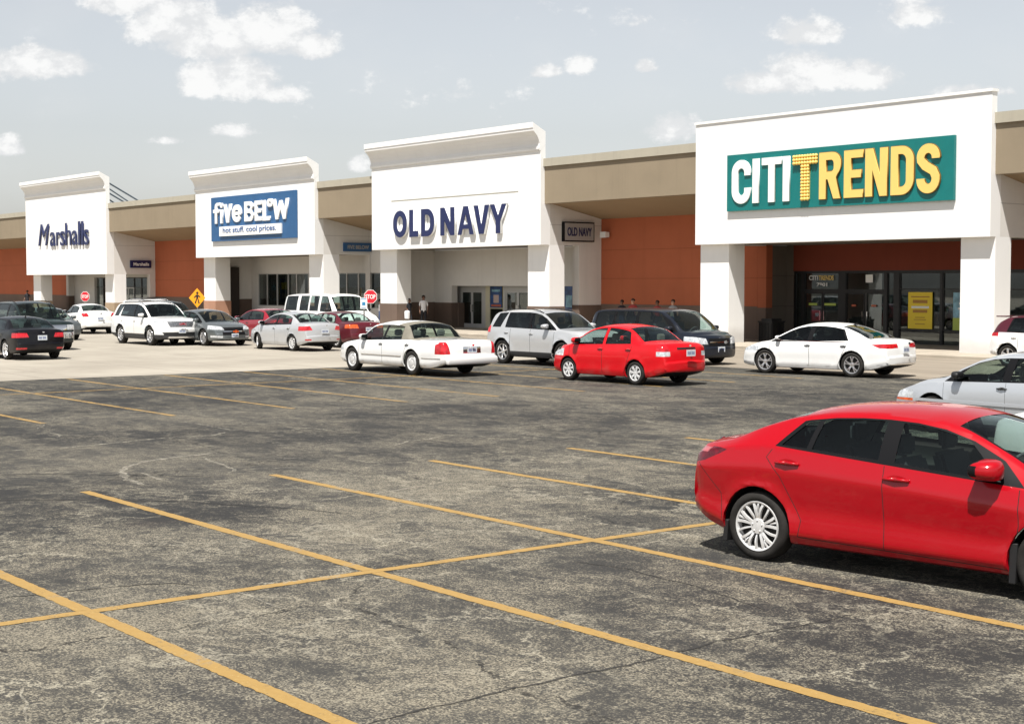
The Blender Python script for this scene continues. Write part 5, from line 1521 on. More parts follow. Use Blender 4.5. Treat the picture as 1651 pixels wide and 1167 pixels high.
# ---- specs -------------------------------------------------------------
S = {}
S['compact_near'] = dict(W=1.775, H=1.455, wb=2.74, xf=2.15, xr=-2.14, tr=.315, rr=.232, tw=.205, paint='paint_red', wheel='corolla', ds=.05, ns=18, nu=9, sill=.19, rlift=.20,
    top=[(-2.14, .62), (-2.13, .80), (-2.11, .93), (-2.085, .99), (-2.05, 1.032), (-1.93, 1.062), (-1.74, 1.105), (-1.40, 1.255), (-1.05, 1.375), (-.65, 1.438), (-.25, 1.455), (.12, 1.44), (.47, 1.375), (.85, 1.20), (1.24, .99), (1.5, .93), (1.85, .85), (2.02, .76), (2.11, .64), (2.15, .5)],
    belt=[(-2.14, .90), (-1.9, .975), (-1.3, 1.045), (-.8, 1.025), (0, .975), (1.1, .885), (1.6, .84), (2.13, .7)],
    prof=[(0, .955), (.07, .985), (.16, .982), (.34, .970), (.52, .985), (.68, .998), (.755, 1.004), (.80, .996), (.90, .974), (1, .950)],
    cowl=1.22, roof_f=.42, roof_r=-1.02, deck=-1.66, roofy=.685, hoody=.86, crown=.075, flare=.016, arch_gap=.052,
    trim=[(-1.20, 1.12, .9, -1.2)], win=[(-1.17, -.86, .9, .12, 'glass_dark'), (-.84, -.15, .12, -.05, 'glass_mid'), (-.03, .97, -.05, -1.2, 'glass_mid')], ws='glass', rwglass='glass_mid',
    lamps=[('headlight', 'clear_lens', 1, [(.45, .62), (.9, .66), (.9, .80), (.5, .74)], .55)],
    side_lamps=[('taillight', 'lens_deep', [(-2.40, .85), (-2.16, .825), (-1.98, .865), (-1.80, .945), (-2.40, .938)]), ('taillight', 'lens_pale', [(-2.40, .938), (-1.96, .943), (-1.92, .985), (-2.16, .985), (-2.40, .97)]), ('taillight', 'lens_deep', [(-1.96, .943), (-1.80, .945), (-1.72, .985), (-1.80, .998), (-1.92, .996)])],
    front=[(None, 2, 1, [(-.6, .28), (.6, .28), (.7, .5), (-.7, .5)])],
    seams=[(-.08, .26, -.10, .975), (-.93, .27, -.90, .42), (-.90, .42, -1.12, .80), (-1.12, .80, -1.27, .955), (1.03, .24, 1.10, .60), (1.10, .60, 1.085, .885), (-.93, .27, 1.03, .24), (-1.27, .955, -1.22, 1.03),
           (-1.75, .33, -1.78, .58), (-1.78, .58, -2.06, .84)],
    seamw=.007, mirror=.86, mirror_s=1.16, handle_s=1.3, handles=[(-1.04, .915), (.03, .868)], rplate=(-2.30, .80), fplate=(2.33, .42), seatm='seat_dark', seat1=.15, seat2=-.75, sharp=38)
def sedan(L, W, H, wb, fo, paintn, wheelst, **k):
    """a three-box saloon; fractions follow a modern mid-size outline"""
    xf = wb / 2 + fo - .12; xr = xf + .12 - L + .10
    bh = k.pop('beltz', .62 * H); hd = k.pop('hood', .66 * H); dk = k.pop('deckz', .70 * H)
    c = k.pop('cowlx', .26 * L); rf = k.pop('rfx', .075 * L); rr_ = k.pop('rrx', -.235 * L); de = k.pop('deckx', -.36 * L)
    nose = k.pop('nose', .52 * H)
    sp = dict(W=W, H=H, wb=wb, xf=xf, xr=xr, tr=k.pop('tr', .325), rr=k.pop('rr', .215), paint=paintn, wheel=wheelst, ds=k.pop('ds', .085), ns=11, nu=6,
        top=[(xr, .42 * H), (xr + .02, .56 * H), (xr + .05, dk - .10), (xr + .10, dk - .03), (xr + .2, dk), ((xr + de) / 2, dk + .012), (de, dk + .03), ((de + rr_) / 2, (dk + .03 + H - .075) / 2 + .015), (rr_, H - .075), (rr_ + .4, H - .015), (-.25, H),
             (rf - .35, H - .012), (rf, H - .07), ((rf + c) / 2, (H - .07 + hd) / 2 + .02), (c, hd), (c + .3, hd - .045), (xf - .3, nose + .12), (xf - .1, nose + .04), (xf - .03, nose - .06), (xf, nose - .2)],
        belt=[(xr, dk - .10), (xr + .5, dk - .05), (rr_, bh + .03), (0, bh), (c, bh - .05), (xf - .5, bh - .12), (xf, nose - .03)],
        cowl=c, roof_f=rf, roof_r=rr_ + .06, deck=de + .03, mirror=c - .38,
        handles=[(-.235 * L, bh - .09), (.0 * L, bh - .10)],
        trim=[(rr_ - .28, c - .08, .75, -1.1)], win=[(rr_ - .24, -.12 - .06 * L * 0, .75, -.05), (-.0, c - .22, -.05, -1.1)],
        seams=[(-.06, .3, -.06, bh), (c - .12, .28, c - .08, bh - .05), (-.93 * wb / 2.7, .30, rr_ - .25, bh)], seamw=.012,
        rplate=(xr - .14, .52 * H), fplate=(xf + .21, .30 * H))
    sp.update(k)
    return sp
def suv(L, W, H, wb, fo, paintn, wheelst, **k):
    xf = wb / 2 + fo - .10; xr = xf + .10 - L + .07
    bh = k.pop('beltz', .63 * H); hd = k.pop('hood', .655 * H); c = k.pop('cowlx', .245 * L); rf = k.pop('rfx', .075 * L); nose = k.pop('nose', .56 * H)
    rk = k.pop('rake', .30)
    sp = dict(W=W, H=H, wb=wb, xf=xf, xr=xr, tr=k.pop('tr', .37), rr=k.pop('rr', .245), tw=.23, paint=paintn, wheel=wheelst, ds=k.pop('ds', .09), ns=11, nu=6, sill=.24, rlift=.12,
        top=[(xr, .45 * H), (xr + .03, .58 * H), (xr + .07, bh + .04), (xr + .07 + rk * .5, (bh + H) / 2 + .06), (xr + .07 + rk, H - .11), (xr + .2 + rk, H - .05), (xr + 1.1, H - .01), (-.2, H), (rf - .3, H - .02), (rf, H - .08),
             ((rf + c) / 2, (H - .08 + hd) / 2 + .02), (c, hd), (c + .3, hd - .03), (xf - .3, nose + .14), (xf - .1, nose + .07), (xf - .03, nose - .05), (xf, nose - .25)],
        belt=[(xr, bh + .0), (xr + .4, bh + .02), (0, bh), (c, bh - .03), (xf - .5, bh - .08), (xf, nose)],
        cowl=c, roof_f=rf, roof_r=xr + .07 + rk, deck=xr + .09, mirror=c - .40, roofy=.76, crown=.06, bowr=.07, plan=[(xr, .93), (xr + .12, .96), (xr + .5, .99), (xr + 1.2, 1.0), (xf - 1.2, 1.0), (xf - .5, .975), (xf - .15, .92), (xf, .84)],
        handles=[(-.26 * L, bh - .13), (.0 * L, bh - .14)], rwglass='glass_dark',
        trim=[(xr + .42, c - .10, .25, -1.1)], win=[(xr + .46, -wb * .37, .25, .25, 'glass_dark'), (-wb * .33, -.10, .1, 0, 'glass_dark'), (.0, c - .22, 0, -1.1, 'glass_mid')],
        seams=[(-.06, .3, -.06, bh), (c - .12, .3, c - .08, bh - .05), (-.98 * wb / 2.7, .34, -wb * .36, bh)], seamw=.012,
        rplate=(xr - .10, .50 * H), fplate=(xf + .18, .36 * H), seat3=None)
    sp.pop('seat3')
    sp.update(k)
    return sp
M['grille_mesh'] = plain('chrome grille with dark gaps', (0.22, 0.225, 0.24), 0.35, metal=0.6, var=0.6, vs=30)
G_ROW = 'cars parked or standing in front of the shops'
def mk(spec, label, x, y, deg, cat='car', s=1.0, name='parked_car'):
    root, inf = make_car(spec, name, label, cat, G_ROW)
    place(root, x, y, deg, s)
    return root

# mud flaps of the near red car
def flaps(root, inf):
    for x in (-1.735, 1.045):
        for sgn in (1, -1):
            b = bmesh.new(); y = inf['hw'](x)
            prism(b, [(x - .03 if x > 0 else x, .46 if x > 0 else .335), (x + .035, .46 if x > 0 else .335), (x + .02, .135), (x - .035, .135)], 'y', sgn * (y * .80), sgn * (y * .965))
            bmesh.ops.bevel(b, geom=list(b.edges), offset=.006, segments=1, affect='EDGES')
            from_bm('mud_flap', b, M['dark'], root)
def pillars_near(root, inf):
    # upright division bar between the rear door glass and the quarter glass is part of the trim
    pass
def front_letters(words, x, z, w_, h_, m):
    def f(root, inf):
        me = fitbox(text_mesh('badge', words, 1, .02, .02), -w_ / 2, w_ / 2, z - h_ / 2, z + h_ / 2)
        me.transform(STAND); me.transform(Matrix.Rotation(R(90), 4, 'Z'))
        o = link('badge', me, M[m], root); o.location = (x, 0, 0)
    return f
def bowtie(x, z):
    def f(root, inf):
        b = bmesh.new()
        prism(b, [(-.12, -.03), (-.04, -.03), (-.05, -.055), (.05, -.055), (.04, -.03), (.13, -.03), (.12, .03), (.04, .03), (.05, .055), (-.05, .055), (-.04, .03), (-.13, .03)], 'x', x, x + .02)
        from_bm('badge', b, M['amber_lens'], root).location = (0, 0, z)
    return f
def near_origin(deg, s):
    a = R(deg); c, q = math.cos(a), math.sin(a)
    lx, ly = -1.37 * s, -.80 * s                 # rear wheel contact, kerb side
    return (-9.328 - (c * lx - q * ly), 10.27 - (q * lx + c * ly))
S['compact_near']['extra'] = [flaps, badge(-2.385, .96)]
mk(S['compact_near'], 'big shiny red saloon in the foreground with tinted windows, cut by the right edge', *near_origin(7.0, 1.03), 7.0, s=1.03).scale.z = 1.012

sp = sedan(4.82, 1.83, 1.46, 2.795, .93, 'paint_white', 'five', beltz=.93, hood=.95, deckz=1.03, nose=.70, rfx=.42, cowlx=1.32, rrx=-1.00, deckx=-1.85, tr=.34, rr=.24, roofy=.68, mirror_s=.75, sg='glass_dark', rwglass='glass_mid', sill=.19,
    lamps=[('headlight', 'clear_lens', 1, [(.42, .60), (.95, .64), (.95, .78), (.5, .74)], .6)],
    side_lamps=[('taillight', 'red_lens', [(-2.62, .86), (-2.42, .80), (-2.2, .81), (-1.90, .93), (-2.3, .925), (-2.62, .95)])],
    front=[(None, 2, 1, [(-.5, .3), (.5, .3), (.6, .5), (-.6, .5)]), ('bumper_insert', 'chrome', -1, [(-.7, .36), (.7, .36), (.7, .385), (-.7, .385)])],
    extra=[badge(-2.62, .93), antenna(-.95, 0, True), strip_part('window_moulding', (-1.2, 1.0, .945), 'chrome', .014, .006)])
sp['handle_m'] = 'chrome'
mk(sp, 'sleek white saloon with a red sliver of tail lamp, in front of the teal sign', -27.45, 32.8, 188)

sp = sedan(4.31, 1.71, 1.50, 2.48, .80, 'paint_bright_red', 'cap7', beltz=.97, hood=.98, deckz=1.07, nose=.74, cowlx=1.28, rfx=.42, rrx=-.88, deckx=-1.42, tr=.30, rr=.20, roofy=.72, sill=.19,
    trim=[(-1.08, -.16, .45, -.05), (-.06, 1.16, -.08, -1.0)], win=[(-1.08, -.16, .45, -.05), (-.06, 1.12, -.08, -1.0)], sg='glass', seatm='seat_grey',
    lamps=[('headlight', 'clear_lens', 1, [(.42, .62), (.95, .66), (.95, .86), (.52, .80)], .5), ('taillight', 'red_lens', -1, [(.56, .86), (.92, .86), (.92, 1.02), (.60, 1.02)], .22), ('reverse_light', 'clear_lens', -1, [(.56, .74), (.92, .74), (.92, .855), (.56, .855)], .22)],
    front=[(None, 2, 1, [(-.4, .35), (.4, .35), (.5, .55), (-.5, .55)]), ('plate_recess', 'dark', -1, [(-.33, .90), (.33, .90), (.33, .955), (-.33, .955)])],
    extra=[badge(-2.34, 1.0, .035)])
sp['rplate'] = (-2.37, .82)
mk(sp, 'small bright red saloon parked between the silver SUV and the dark minivan', -28.62, 26.25, 182)

sp = sedan(5.47, 1.99, 1.48, 2.99, .98, 'paint_white', 'disc', beltz=.93, hood=.96, deckz=1.00, nose=.72, cowlx=1.22, rfx=.62, rrx=-1.02, deckx=-1.42, tr=.345, rr=.215, roofy=.70, hoody=.90, bowf=.12, bowr=.09, sill=.22,
    vinyl=(-1.78, .66), vinyl_z=.975, crown=.08,
    trim=[(-.98, 1.15, .30, -1.1)], win=[(-.98, -.14, .30, -.03), (-.06, 1.02, -.03, -1.1)], sg='glass', seatm='seat_grey',
    lamps=[('headlight', 'clear_lens', 1, [(.45, .60), (.98, .60), (.98, .76), (.45, .76)], .35), ('taillight', 'red_lens', -1, [(.70, .62), (1.0, .62), (1.0, .80), (.88, .95), (.76, .95)], .34)],
    front=[('grille', 'chrome', 1, [(-.38, .50), (.38, .50), (.38, .78), (-.38, .78)]), ('plate_surround', 'chrome', -1, [(-.30, .64), (.30, .64), (.30, .82), (-.30, .82)])],
    extra=[strip_part('side_moulding', (-1.0, .98, .52), 'chrome', .022, .012), strip_part('bumper_line', (-2.75, -1.95, .50), 'chrome', .016, .01),
           box_part('rear_bumper', [(-3.05, -2.88, -.86, .86, .34, .56)], 'paint_white', .06), badge(-3.02, .86, .04)], handle_m='chrome')
sp['rplate'] = (-2.98, .73)
mk(sp, 'long white saloon with a beige vinyl roof', -35.55, 24.25, 181, s=1.0)

sp = suv(4.70, 1.85, 1.72, 2.857, .93, 'paint_silver', 'six', beltz=1.12, hood=1.17, nose=.98, rake=.28, tr=.385, rr=.255, flare=.035, clad=.42, arch_gap=.06,
    trim=[(-1.98, -1.55, .55, .55), (-1.32, 1.12, .15, -1.0)], win=[(-1.98, -1.55, .55, .55, 'glass_dark'), (-1.32, -.16, .15, 0, 'glass_dark'), (-.08, 1.05, 0, -1.0, 'glass_mid')],
    lamps=[('headlight', 'clear_lens', 1, [(.52, .70), (.95, .72), (.95, .96), (.58, .92)], .35), ('taillight', 'red_lens', -1, [(.70, .98), (.95, .98), (.95, 1.20), (.72, 1.20)], .22)],
    front=[('grille', 'gloss_black', 1, [(-.48, .68), (.48, .68), (.48, .92), (-.48, .92)])], rails=(-1.6, .3), lower='cladding')
mk(sp, 'silver SUV with black side glass, behind the small red saloon', -35.9, 29.95, 1)
sp = suv(5.15, 2.0, 1.74, 3.08, .95, 'paint_navy', 'five2', beltz=1.03, hood=1.06, nose=.84, rake=.22, cowlx=1.75, rfx=.85, tr=.345, rr=.22, sill=.19, roofy=.78,
    trim=[(-2.25, 1.60, .1, -1.1)], win=[(-2.2, -1.35, .1, 0, 'glass_mid'), (-1.28, -.30, 0, 0, 'glass_mid'), (-.2, 1.4, 0, -1.1, 'glass_mid')], seat3=-1.6, seat1=.6, seat2=-.5,
    lamps=[('headlight', 'clear_lens', 1, [(.50, .66), (.97, .68), (.97, .90), (.55, .84)], .5)],
    front=[('grille', 'chrome', 1, [(-.42, .70), (.42, .70), (.42, .74), (-.42, .74)]), ('grille', 'gloss_black', 1, [(-.46, .60), (.46, .60), (.46, .84), (-.46, .84)]), ('grille_bar', 'chrome', 1, [(-.03, .58), (.03, .58), (.03, .86), (-.03, .86)])],
    extra=[badge(2.75, .73, .07, 'chrome')])
sp['fplate'] = (sp['xf'] + .19, .50)
mk(sp, 'dark blue minivan parked behind the small bright red saloon', -34.8, 33.6, 1, cat='minivan')

sp = sedan(4.6, 1.80, 1.42, 2.66, .95, 'paint_maroon', 'cap10', beltz=.92, hood=.95, deckz=1.02, nose=.68, cowlx=1.25, rfx=.45, rrx=-.95, deckx=-1.50, seatm='seat_grey',
    lamps=[('headlight', 'clear_lens', 1, [(.45, .60), (.95, .62), (.95, .76), (.5, .74)], .4), ('taillight', 'amber_lens', -1, [(.42, .78), (.95, .78), (.95, .93), (.46, .93)], .3)], extra=[badge(-2.45, .94, .03)])
mk(sp, 'maroon saloon with orange-red tail lamps, behind the silver saloon', -51.7, 31.75, 181)
sp = sedan(4.40, 1.70, 1.455, 2.57, .85, 'paint_silver', 'cap10', beltz=.94, hood=.98, deckz=1.06, nose=.72, cowlx=1.28, rfx=.42, rrx=-.92, deckx=-1.60, tr=.31, rr=.21,
    trim=[(-1.22, 1.12, .55, -1.1)], win=[(-1.22, -.16, .55, -.05), (-.06, 1.05, -.05, -1.1)], sg='glass',
    lamps=[('headlight', 'clear_lens', 1, [(.42, .62), (.92, .66), (.92, .84), (.5, .78)], .6), ('taillight', 'red_lens', -1, [(.48, .80), (.95, .76), (.95, .93), (.56, .95)], .42), ('reflector', 'red_lens', -1, [(.55, .42), (.75, .42), (.75, .47), (.55, .47)], .3)],
    front=[(None, 2, -1, [(-.6, .30), (.6, .30), (.5, .37), (-.5, .37)])], extra=[badge(-2.42, .97, .03), antenna(-.9, 0)])
o = mk(sp, 'silver saloon with its front wheels turned, nose towards the grey saloon', -50.15, 28.85, 181)
for c in o.children:
    if c.name.startswith('wheel') and c.location.x > 0: c.rotation_euler.z += R(-22)
sp = sedan(4.7, 1.80, 1.44, 2.75, .93, 'paint_crimson', 'five2', beltz=.93, hood=.95, deckz=1.0, nose=.70, sg='glass', lamps=[('taillight', 'red_lens', -1, [(.55, .8), (.95, .8), (.95, .95), (.6, .95)], .3)])
mk(sp, 'crimson saloon mostly hidden behind the silver saloon', -58.4, 32.2, 180)
sp = sedan(4.87, 1.85, 1.46, 2.74, .95, 'paint_gunmetal', 'ten', beltz=.95, hood=.98, deckz=1.03, nose=.74, tr=.34, rr=.245, sg='glass_mid',
    lamps=[('headlight', 'clear_lens', 1, [(.42, .66), (.97, .68), (.97, .86), (.5, .80)], .5), ('fog_light', 'clear_lens', 1, [(.50, .34), (.85, .36), (.85, .44), (.5, .42)], .3)],
    front=[('grille', 'gloss_black', 1, [(-.45, .62), (.45, .62), (.45, .76), (-.45, .76)]), ('grille', 'gloss_black', 1, [(-.5, .45), (.5, .45), (.5, .585), (-.5, .585)]), ('grille_bar', 'chrome', 1, [(-.46, .59), (.46, .59), (.46, .615), (-.46, .615)])],
    extra=[bowtie(2.47, .60)])
mk(sp, 'dark grey saloon facing right, between the white SUV and the silver saloon', -56.55, 28.45, 1)
sp = suv(4.95, 1.92, 1.76, 2.86, .95, 'paint_white', 'ten', beltz=1.13, hood=1.18, nose=.97, rake=.40, tr=.40, rr=.265, flare=.03, clad=.46, arch_mi=6,
    trim=[(-2.08, -1.66, .5, .75), (-1.45, 1.15, .25, -1.0)], win=[(-2.08, -1.66, .5, .75, 'glass_dark'), (-1.45, -.16, .25, 0, 'glass_dark'), (-.08, 1.05, 0, -1.0, 'glass_mid')],
    lamps=[('headlight', 'clear_lens', 1, [(.62, .90), (.98, .93), (.98, 1.03), (.62, 1.01)], .5)],
    front=[('grille', 'grille_mesh', 1, [(-.48, .76), (.48, .76), (.60, 1.0), (-.60, 1.0)]), (None, 2, 1, [(-.7, .42), (.7, .42), (.8, .56), (-.8, .56)]), ('skid_plate', 'rim', 1, [(-.6, .30), (.6, .30), (.55, .385), (-.55, .385)])],
    extra=[front_letters('GMC', 2.54, .89, .30, .085, 'red_lens'), strip_part('side_moulding', (-1.0, 1.0, .47), 'chrome', .02)], rails=(-1.7, .4), railm='chrome')
sp['fplate'] = (sp['xf'] + .2, .60)
mk(sp, 'white SUV facing right beside the yellow crossing sign', -58.2, 26.95, 0)
sp = sedan(4.35, 1.74, 1.50, 2.52, .85, 'paint_white', 'cap7', beltz=1.0, hood=1.02, deckz=1.14, nose=.76, rrx=-.95, deckx=-1.55, clad=.30,
    lamps=[('taillight', 'red_lens', -1, [(.55, .88), (.80, .86), (.84, 1.04), (.62, 1.06)], .3)], extra=[badge(-2.4, 1.03, .05)])
mk(sp, 'white saloon seen from the rear beside the left stop sign', -73.3, 30.15, 175)
sp = suv(4.9, 1.93, 1.84, 2.87, .90, 'paint_darkgreen', 'five2', beltz=1.16, hood=1.16, nose=.98, rake=.16, tr=.38, rr=.23, sg='glass_mid', clad=.36,
    win=[(-2.2, -1.45, .1, .1, 'glass_mid'), (-1.3, -.16, .1, 0, 'glass_mid'), (-.06, 1.08, 0, -1.0, 'glass_mid')],
    lamps=[('headlight', 'clear_lens', 1, [(.52, .78), (.97, .78), (.97, .97), (.52, .97)], .25)],
    front=[('grille', 'chrome', 1, [(-.50, .78), (.50, .78), (.50, .97), (-.50, .97)]), ('front_bumper', 'chrome', 1, [(-1.1, .46), (1.1, .46), (1.1, .70), (-1.1, .70)])], rails=(-1.8, .4), seatm='seat_grey')
mk(sp, 'dark green SUV with a chrome bumper behind the black saloon', -57.1, 21.25, 0)
sp = sedan(4.62, 1.81, 1.43, 2.81, .80, 'paint_black', 'five2', beltz=.93, hood=.96, deckz=1.03, nose=.70, tr=.33, rr=.24, sg='glass_dark',
    lamps=[('taillight', 'red_lens', -1, [(.42, .76), (.95, .74), (.95, .90), (.48, .90)], .32), ('reflector', 'red_lens', -1, [(.50, .36), (.80, .36), (.80, .42), (.5, .42)], .3)], extra=[badge(-2.55, .93, .035), antenna(-.9, 0, True)])
mk(sp, 'black saloon with large red tail lamps at the left edge', -50.75, 18.35, 180)
sp = sedan(4.80, 1.78, 1.42, 2.715, .98, 'paint_ice', 'cap7', beltz=.92, hood=.97, deckz=1.0, nose=.66, cowlx=1.22, rfx=.45, tr=.32, rr=.2, sg='glass', seatm='seat_grey',
    lamps=[('headlight', 'clear_lens', 1, [(.42, .56), (.95, .58), (.95, .72), (.48, .70)], .45), ('turn_light', 'amber_lens', 1, [(.60, .525), (.95, .525), (.95, .575), (.60, .555)], .45)],
    seamw=.006, mirror_s=.85, mirror_paint='dark', extra=[strip_part('side_moulding', (-1.9, 1.7, .56), 'paint_ice', .05, .012)])
sp['handle_m'] = 'dark'
mk(sp, 'pale silver saloon behind the big foreground red one, cut by the right edge', -14.15, 22.2, 180)
sp = suv(4.1, 1.8, 1.60, 2.57, .82, 'paint_white', 'five2', beltz=1.02, hood=1.04, nose=.82, rake=.40, tr=.34, rr=.23, clad=.34, flare=.035,
    vinyl=(-2.4, 2.4), vinyl_z=.80, trim=[(-1.35, 1.0, .35, -1.0)], win=[(-1.30, -.16, .35, 0, 'glass_dark'), (-.08, .9, 0, -1.0, 'glass_mid')],
    lamps=[('taillight', 'red_lens', -1, [(.55, .92), (.92, .92), (.92, 1.10), (.60, 1.10)], .3)], extra=[box_part('rear_spoiler', [(-1.92, -1.55, -.55, .55, 1.50, 1.54)], 'paint_wine', .015)])
sp['two_tone'] = True
o = mk(sp, 'white and wine two-tone small SUV at the right edge', -25.1, 40.9, 0)
for c in o.children:
    if c.name.startswith('body'): c.data.materials[4] = M['paint_wine']
sp = sedan(4.7, 1.80, 1.45, 2.75, .93, 'paint_white', 'five2')
mk(sp, 'white car all but hidden behind the roof of the foreground red saloon', -8.05, 16.2, 0)
sp = suv(4.8, 1.9, 1.72, 2.8, .9, 'paint_darkgreen', 'five2', rails=(-1.6, .4), rake=.3)
mk(sp, 'dark SUV mostly hidden behind the white SUV', -65.0, 30.6, 0)
sp = suv(4.8, 1.9, 1.72, 2.8, .9, 'paint_white', 'five2', rails=(-1.6, .4), rake=.2, bars=(-1.0, -.1), railm='chrome')
mk(sp, 'farthest white SUV with a roof rack, only its roof in view', -71.2, 32.9, 0)
sp = sedan(4.6, 1.80, 1.45, 2.7, .93, 'paint_gunmetal', 'five2')
mk(sp, 'grey saloon all but hidden behind the dark green SUV', -66.3, 25.4, 0)

# white passenger van
xf, xr = 2.65, -2.82
sp = dict(W=2.0, H=2.08, wb=3.43, xf=xf, xr=xr, tr=.37, rr=.21, tw=.23, paint='paint_white', wheel='disc', ds=.10, ns=11, nu=7, sill=.28, rlift=.1,
    top=[(xr, 1.0), (xr + .02, 1.25), (xr + .05, 1.6), (xr + .10, 1.92), (xr + .2, 2.02), (xr + .6, 2.06), (0, 2.08), (.9, 2.06), (1.12, 1.98), (1.45, 1.62), (1.75, 1.30), (2.0, 1.22), (2.35, 1.12), (2.5, 1.02), (2.6, .85), (2.65, .6)],
    belt=[(xr, 1.28), (0, 1.28), (1.6, 1.22), (2.2, 1.05), (2.65, .85)], cowl=1.72, roof_f=1.14, roof_r=xr + .13, deck=xr + .04, roofy=.80, crown=.08, bowr=.05, bowf=.12,
    plan=[(xr, .94), (xr + .15, .98), (xr + .6, 1.0), (1.6, 1.0), (2.3, .95), (2.65, .86)], mirror=1.35, handles=[(.75, 1.1)], rwglass='glass_mid',
    trim=[(-2.6, -1.55, .05, 0), (-1.3, -.55, 0, 0), (-.42, .32, 0, 0), (.5, 1.55, 0, -.8)], win=[(-2.6, -1.55, .05, 0, 'glass_dark'), (-1.3, -.55, 0, 0, 'glass_mid'), (-.42, .32, 0, 0, 'glass_mid'), (.5, 1.5, 0, -.8, 'glass_mid')],
    lamps=[('headlight', 'clear_lens', 1, [(.60, .72), (.92, .72), (.92, .92), (.60, .92)], .2), ('taillight', 'red_lens', -1, [(.88, .8), (.98, .8), (.98, 1.15), (.88, 1.15)], .12)],
    front=[('grille', 'dark', 1, [(-.5, .74), (.5, .74), (.5, .92), (-.5, .92)])], seams=[(.40, .4, .40, 1.28), (-.48, .4, -.48, 1.28), (-1.4, .4, -1.4, 1.28)], seamw=.014, seat1=.9, seat2=-.1, seat3=-1.1, belt_seat=1.3, mirror_paint='dark')
mk(sp, 'white full-size passenger van standing in the fire lane', -58.0, 35.4, 0, cat='van', name='passenger_van')
# ------------------------------------------------------------------ street signs
M['sign_red'] = plain('traffic sign red', (0.55, 0.015, 0.03), 0.4)
M['sign_amber'] = plain('traffic sign amber', (0.85, 0.33, 0.01), 0.4)
M['galv'] = plain('galvanised post', (0.32, 0.32, 0.31), 0.5, metal=0.5)
M['sign_teal'] = plain('blue sign print', (0.03, 0.22, 0.42), 0.5)
def post(root, h):
    b = bmesh.new()
    prism(b, [(-.03, 0.02), (-.03, 0), (-.012, -.02), (.012, -.02), (.03, 0), (.03, .02)], 'z', 0, h)
    return from_bm('post', b, M['galv'], root)
def face_rot(root, deg): root.rotation_euler = (0, 0, R(deg))
def stop_sign(x, y, z, label, deg=38, s=.375):
    root = empty('stop_sign', (x, y, 0), label=label, cat='stop sign', group='stop signs at the kerb'); face_rot(root, deg)
    post(root, z + s)
    def octo(r): return [(r * math.cos(R(22.5 + 45 * i)), r * math.sin(R(22.5 + 45 * i)) + z) for i in range(8)]
    b = bmesh.new(); prism(b, octo(s), 'y', -.032, -.024); from_bm('plate', b, M['sign_white'], root)
    b = bmesh.new(); prism(b, octo(s * .93), 'y', -.037, -.0325); from_bm('face', b, M['sign_red'], root)
    me = fitbox(text_mesh('lettering', 'STOP', 1, .004, .02), -s * .72, s * .72, z - s * .30, z + s * .30)
    me.transform(STAND); o = link('lettering', me, M['sign_white'], root); o.location = (0, -.040, 0)
stop_sign(-102.0, 41.9, 1.58, 'stop sign beside the left white saloon', 35)
stop_sign(-64.8, 41.85, 1.84, 'stop sign beside the white passenger van', 38)
root = empty('crossing_sign', (-84.5, 41.9, 0), label='amber diamond pedestrian crossing sign behind the white SUV', cat='road sign'); face_rot(root, 30)
z = 1.62; post(root, z + .5)
b = bmesh.new(); prism(b, [(-.60, z), (0, z - .60), (.60, z), (0, z + .60)], 'y', -.032, -.024); from_bm('plate', b, M['sign_amber'], root)
b = bmesh.new()
def pb(pts): prism(b, pts, 'y', -.037, -.0325)
pb([(.085 * math.cos(2 * PI * i / 12) + .02, .085 * math.sin(2 * PI * i / 12) + z + .30) for i in range(12)])
pb([(-.07, z + .20), (.09, z + .20), (.08, z - .03), (-.06, z - .03)])
pb([(-.06, z - .032), (.02, z - .032), (-.10, z - .36), (-.19, z - .33)])
pb([(.022, z - .032), (.08, z - .032), (.19, z - .33), (.10, z - .37)])
pb([(-.072, z + .19), (-.072, z + .08), (-.20, z - .02), (-.24, z + .04)])
pb([(.093, z + .19), (.093, z + .08), (.22, z + .02), (.24, z + .08)])
from_bm('walking_figure', b, M['dark'], root)
root = empty('parking_sign', (-52.15, 33.35, 0), label='small white permit parking sign in front of the passenger van', cat='parking sign'); face_rot(root, 38)
post(root, 1.95)
boxes('plate', [(-.15, .15, -.032, -.024, 1.48, 1.93)], M['sign_white'], root)
boxes('symbol', [(-.07, .07, -.036, -.0325, 1.62, 1.76)], M['sign_teal'], root)
boxes('symbol', [(-.12, .12, -.036, -.0325, 1.87, 1.90), (-.11, .11, -.036, -.0325, 1.52, 1.54)], M['sign_teal'], root)

# ------------------------------------------------------------------ bin
root = empty('litter_bin', (-41.55, 46.3, 0.13), label='black slatted litter bin against the taupe wall', cat='bin')
b = bmesh.new()
box(b, -.36, .36, -.36, .36, .04, .80)
for k in range(9):
    x = -.36 + .08 * k + .02
    box(b, x, x + .04, -.385, -.362, .06, .78); box(b, -.385, -.362, x, x + .04, .06, .78); box(b, .362, .385, x, x + .04, .06, .78)
from_bm('bin_body', b, M['frame_black'], root)
b = bmesh.new(); box(b, -.41, .41, -.41, .41, .80, .86); box(b, -.30, .30, -.30, .30, .86, .96); bmesh.ops.bevel(b, geom=list(b.edges), offset=.02, segments=2, affect='EDGES'); from_bm('lid', b, M['dark'], root, 40)

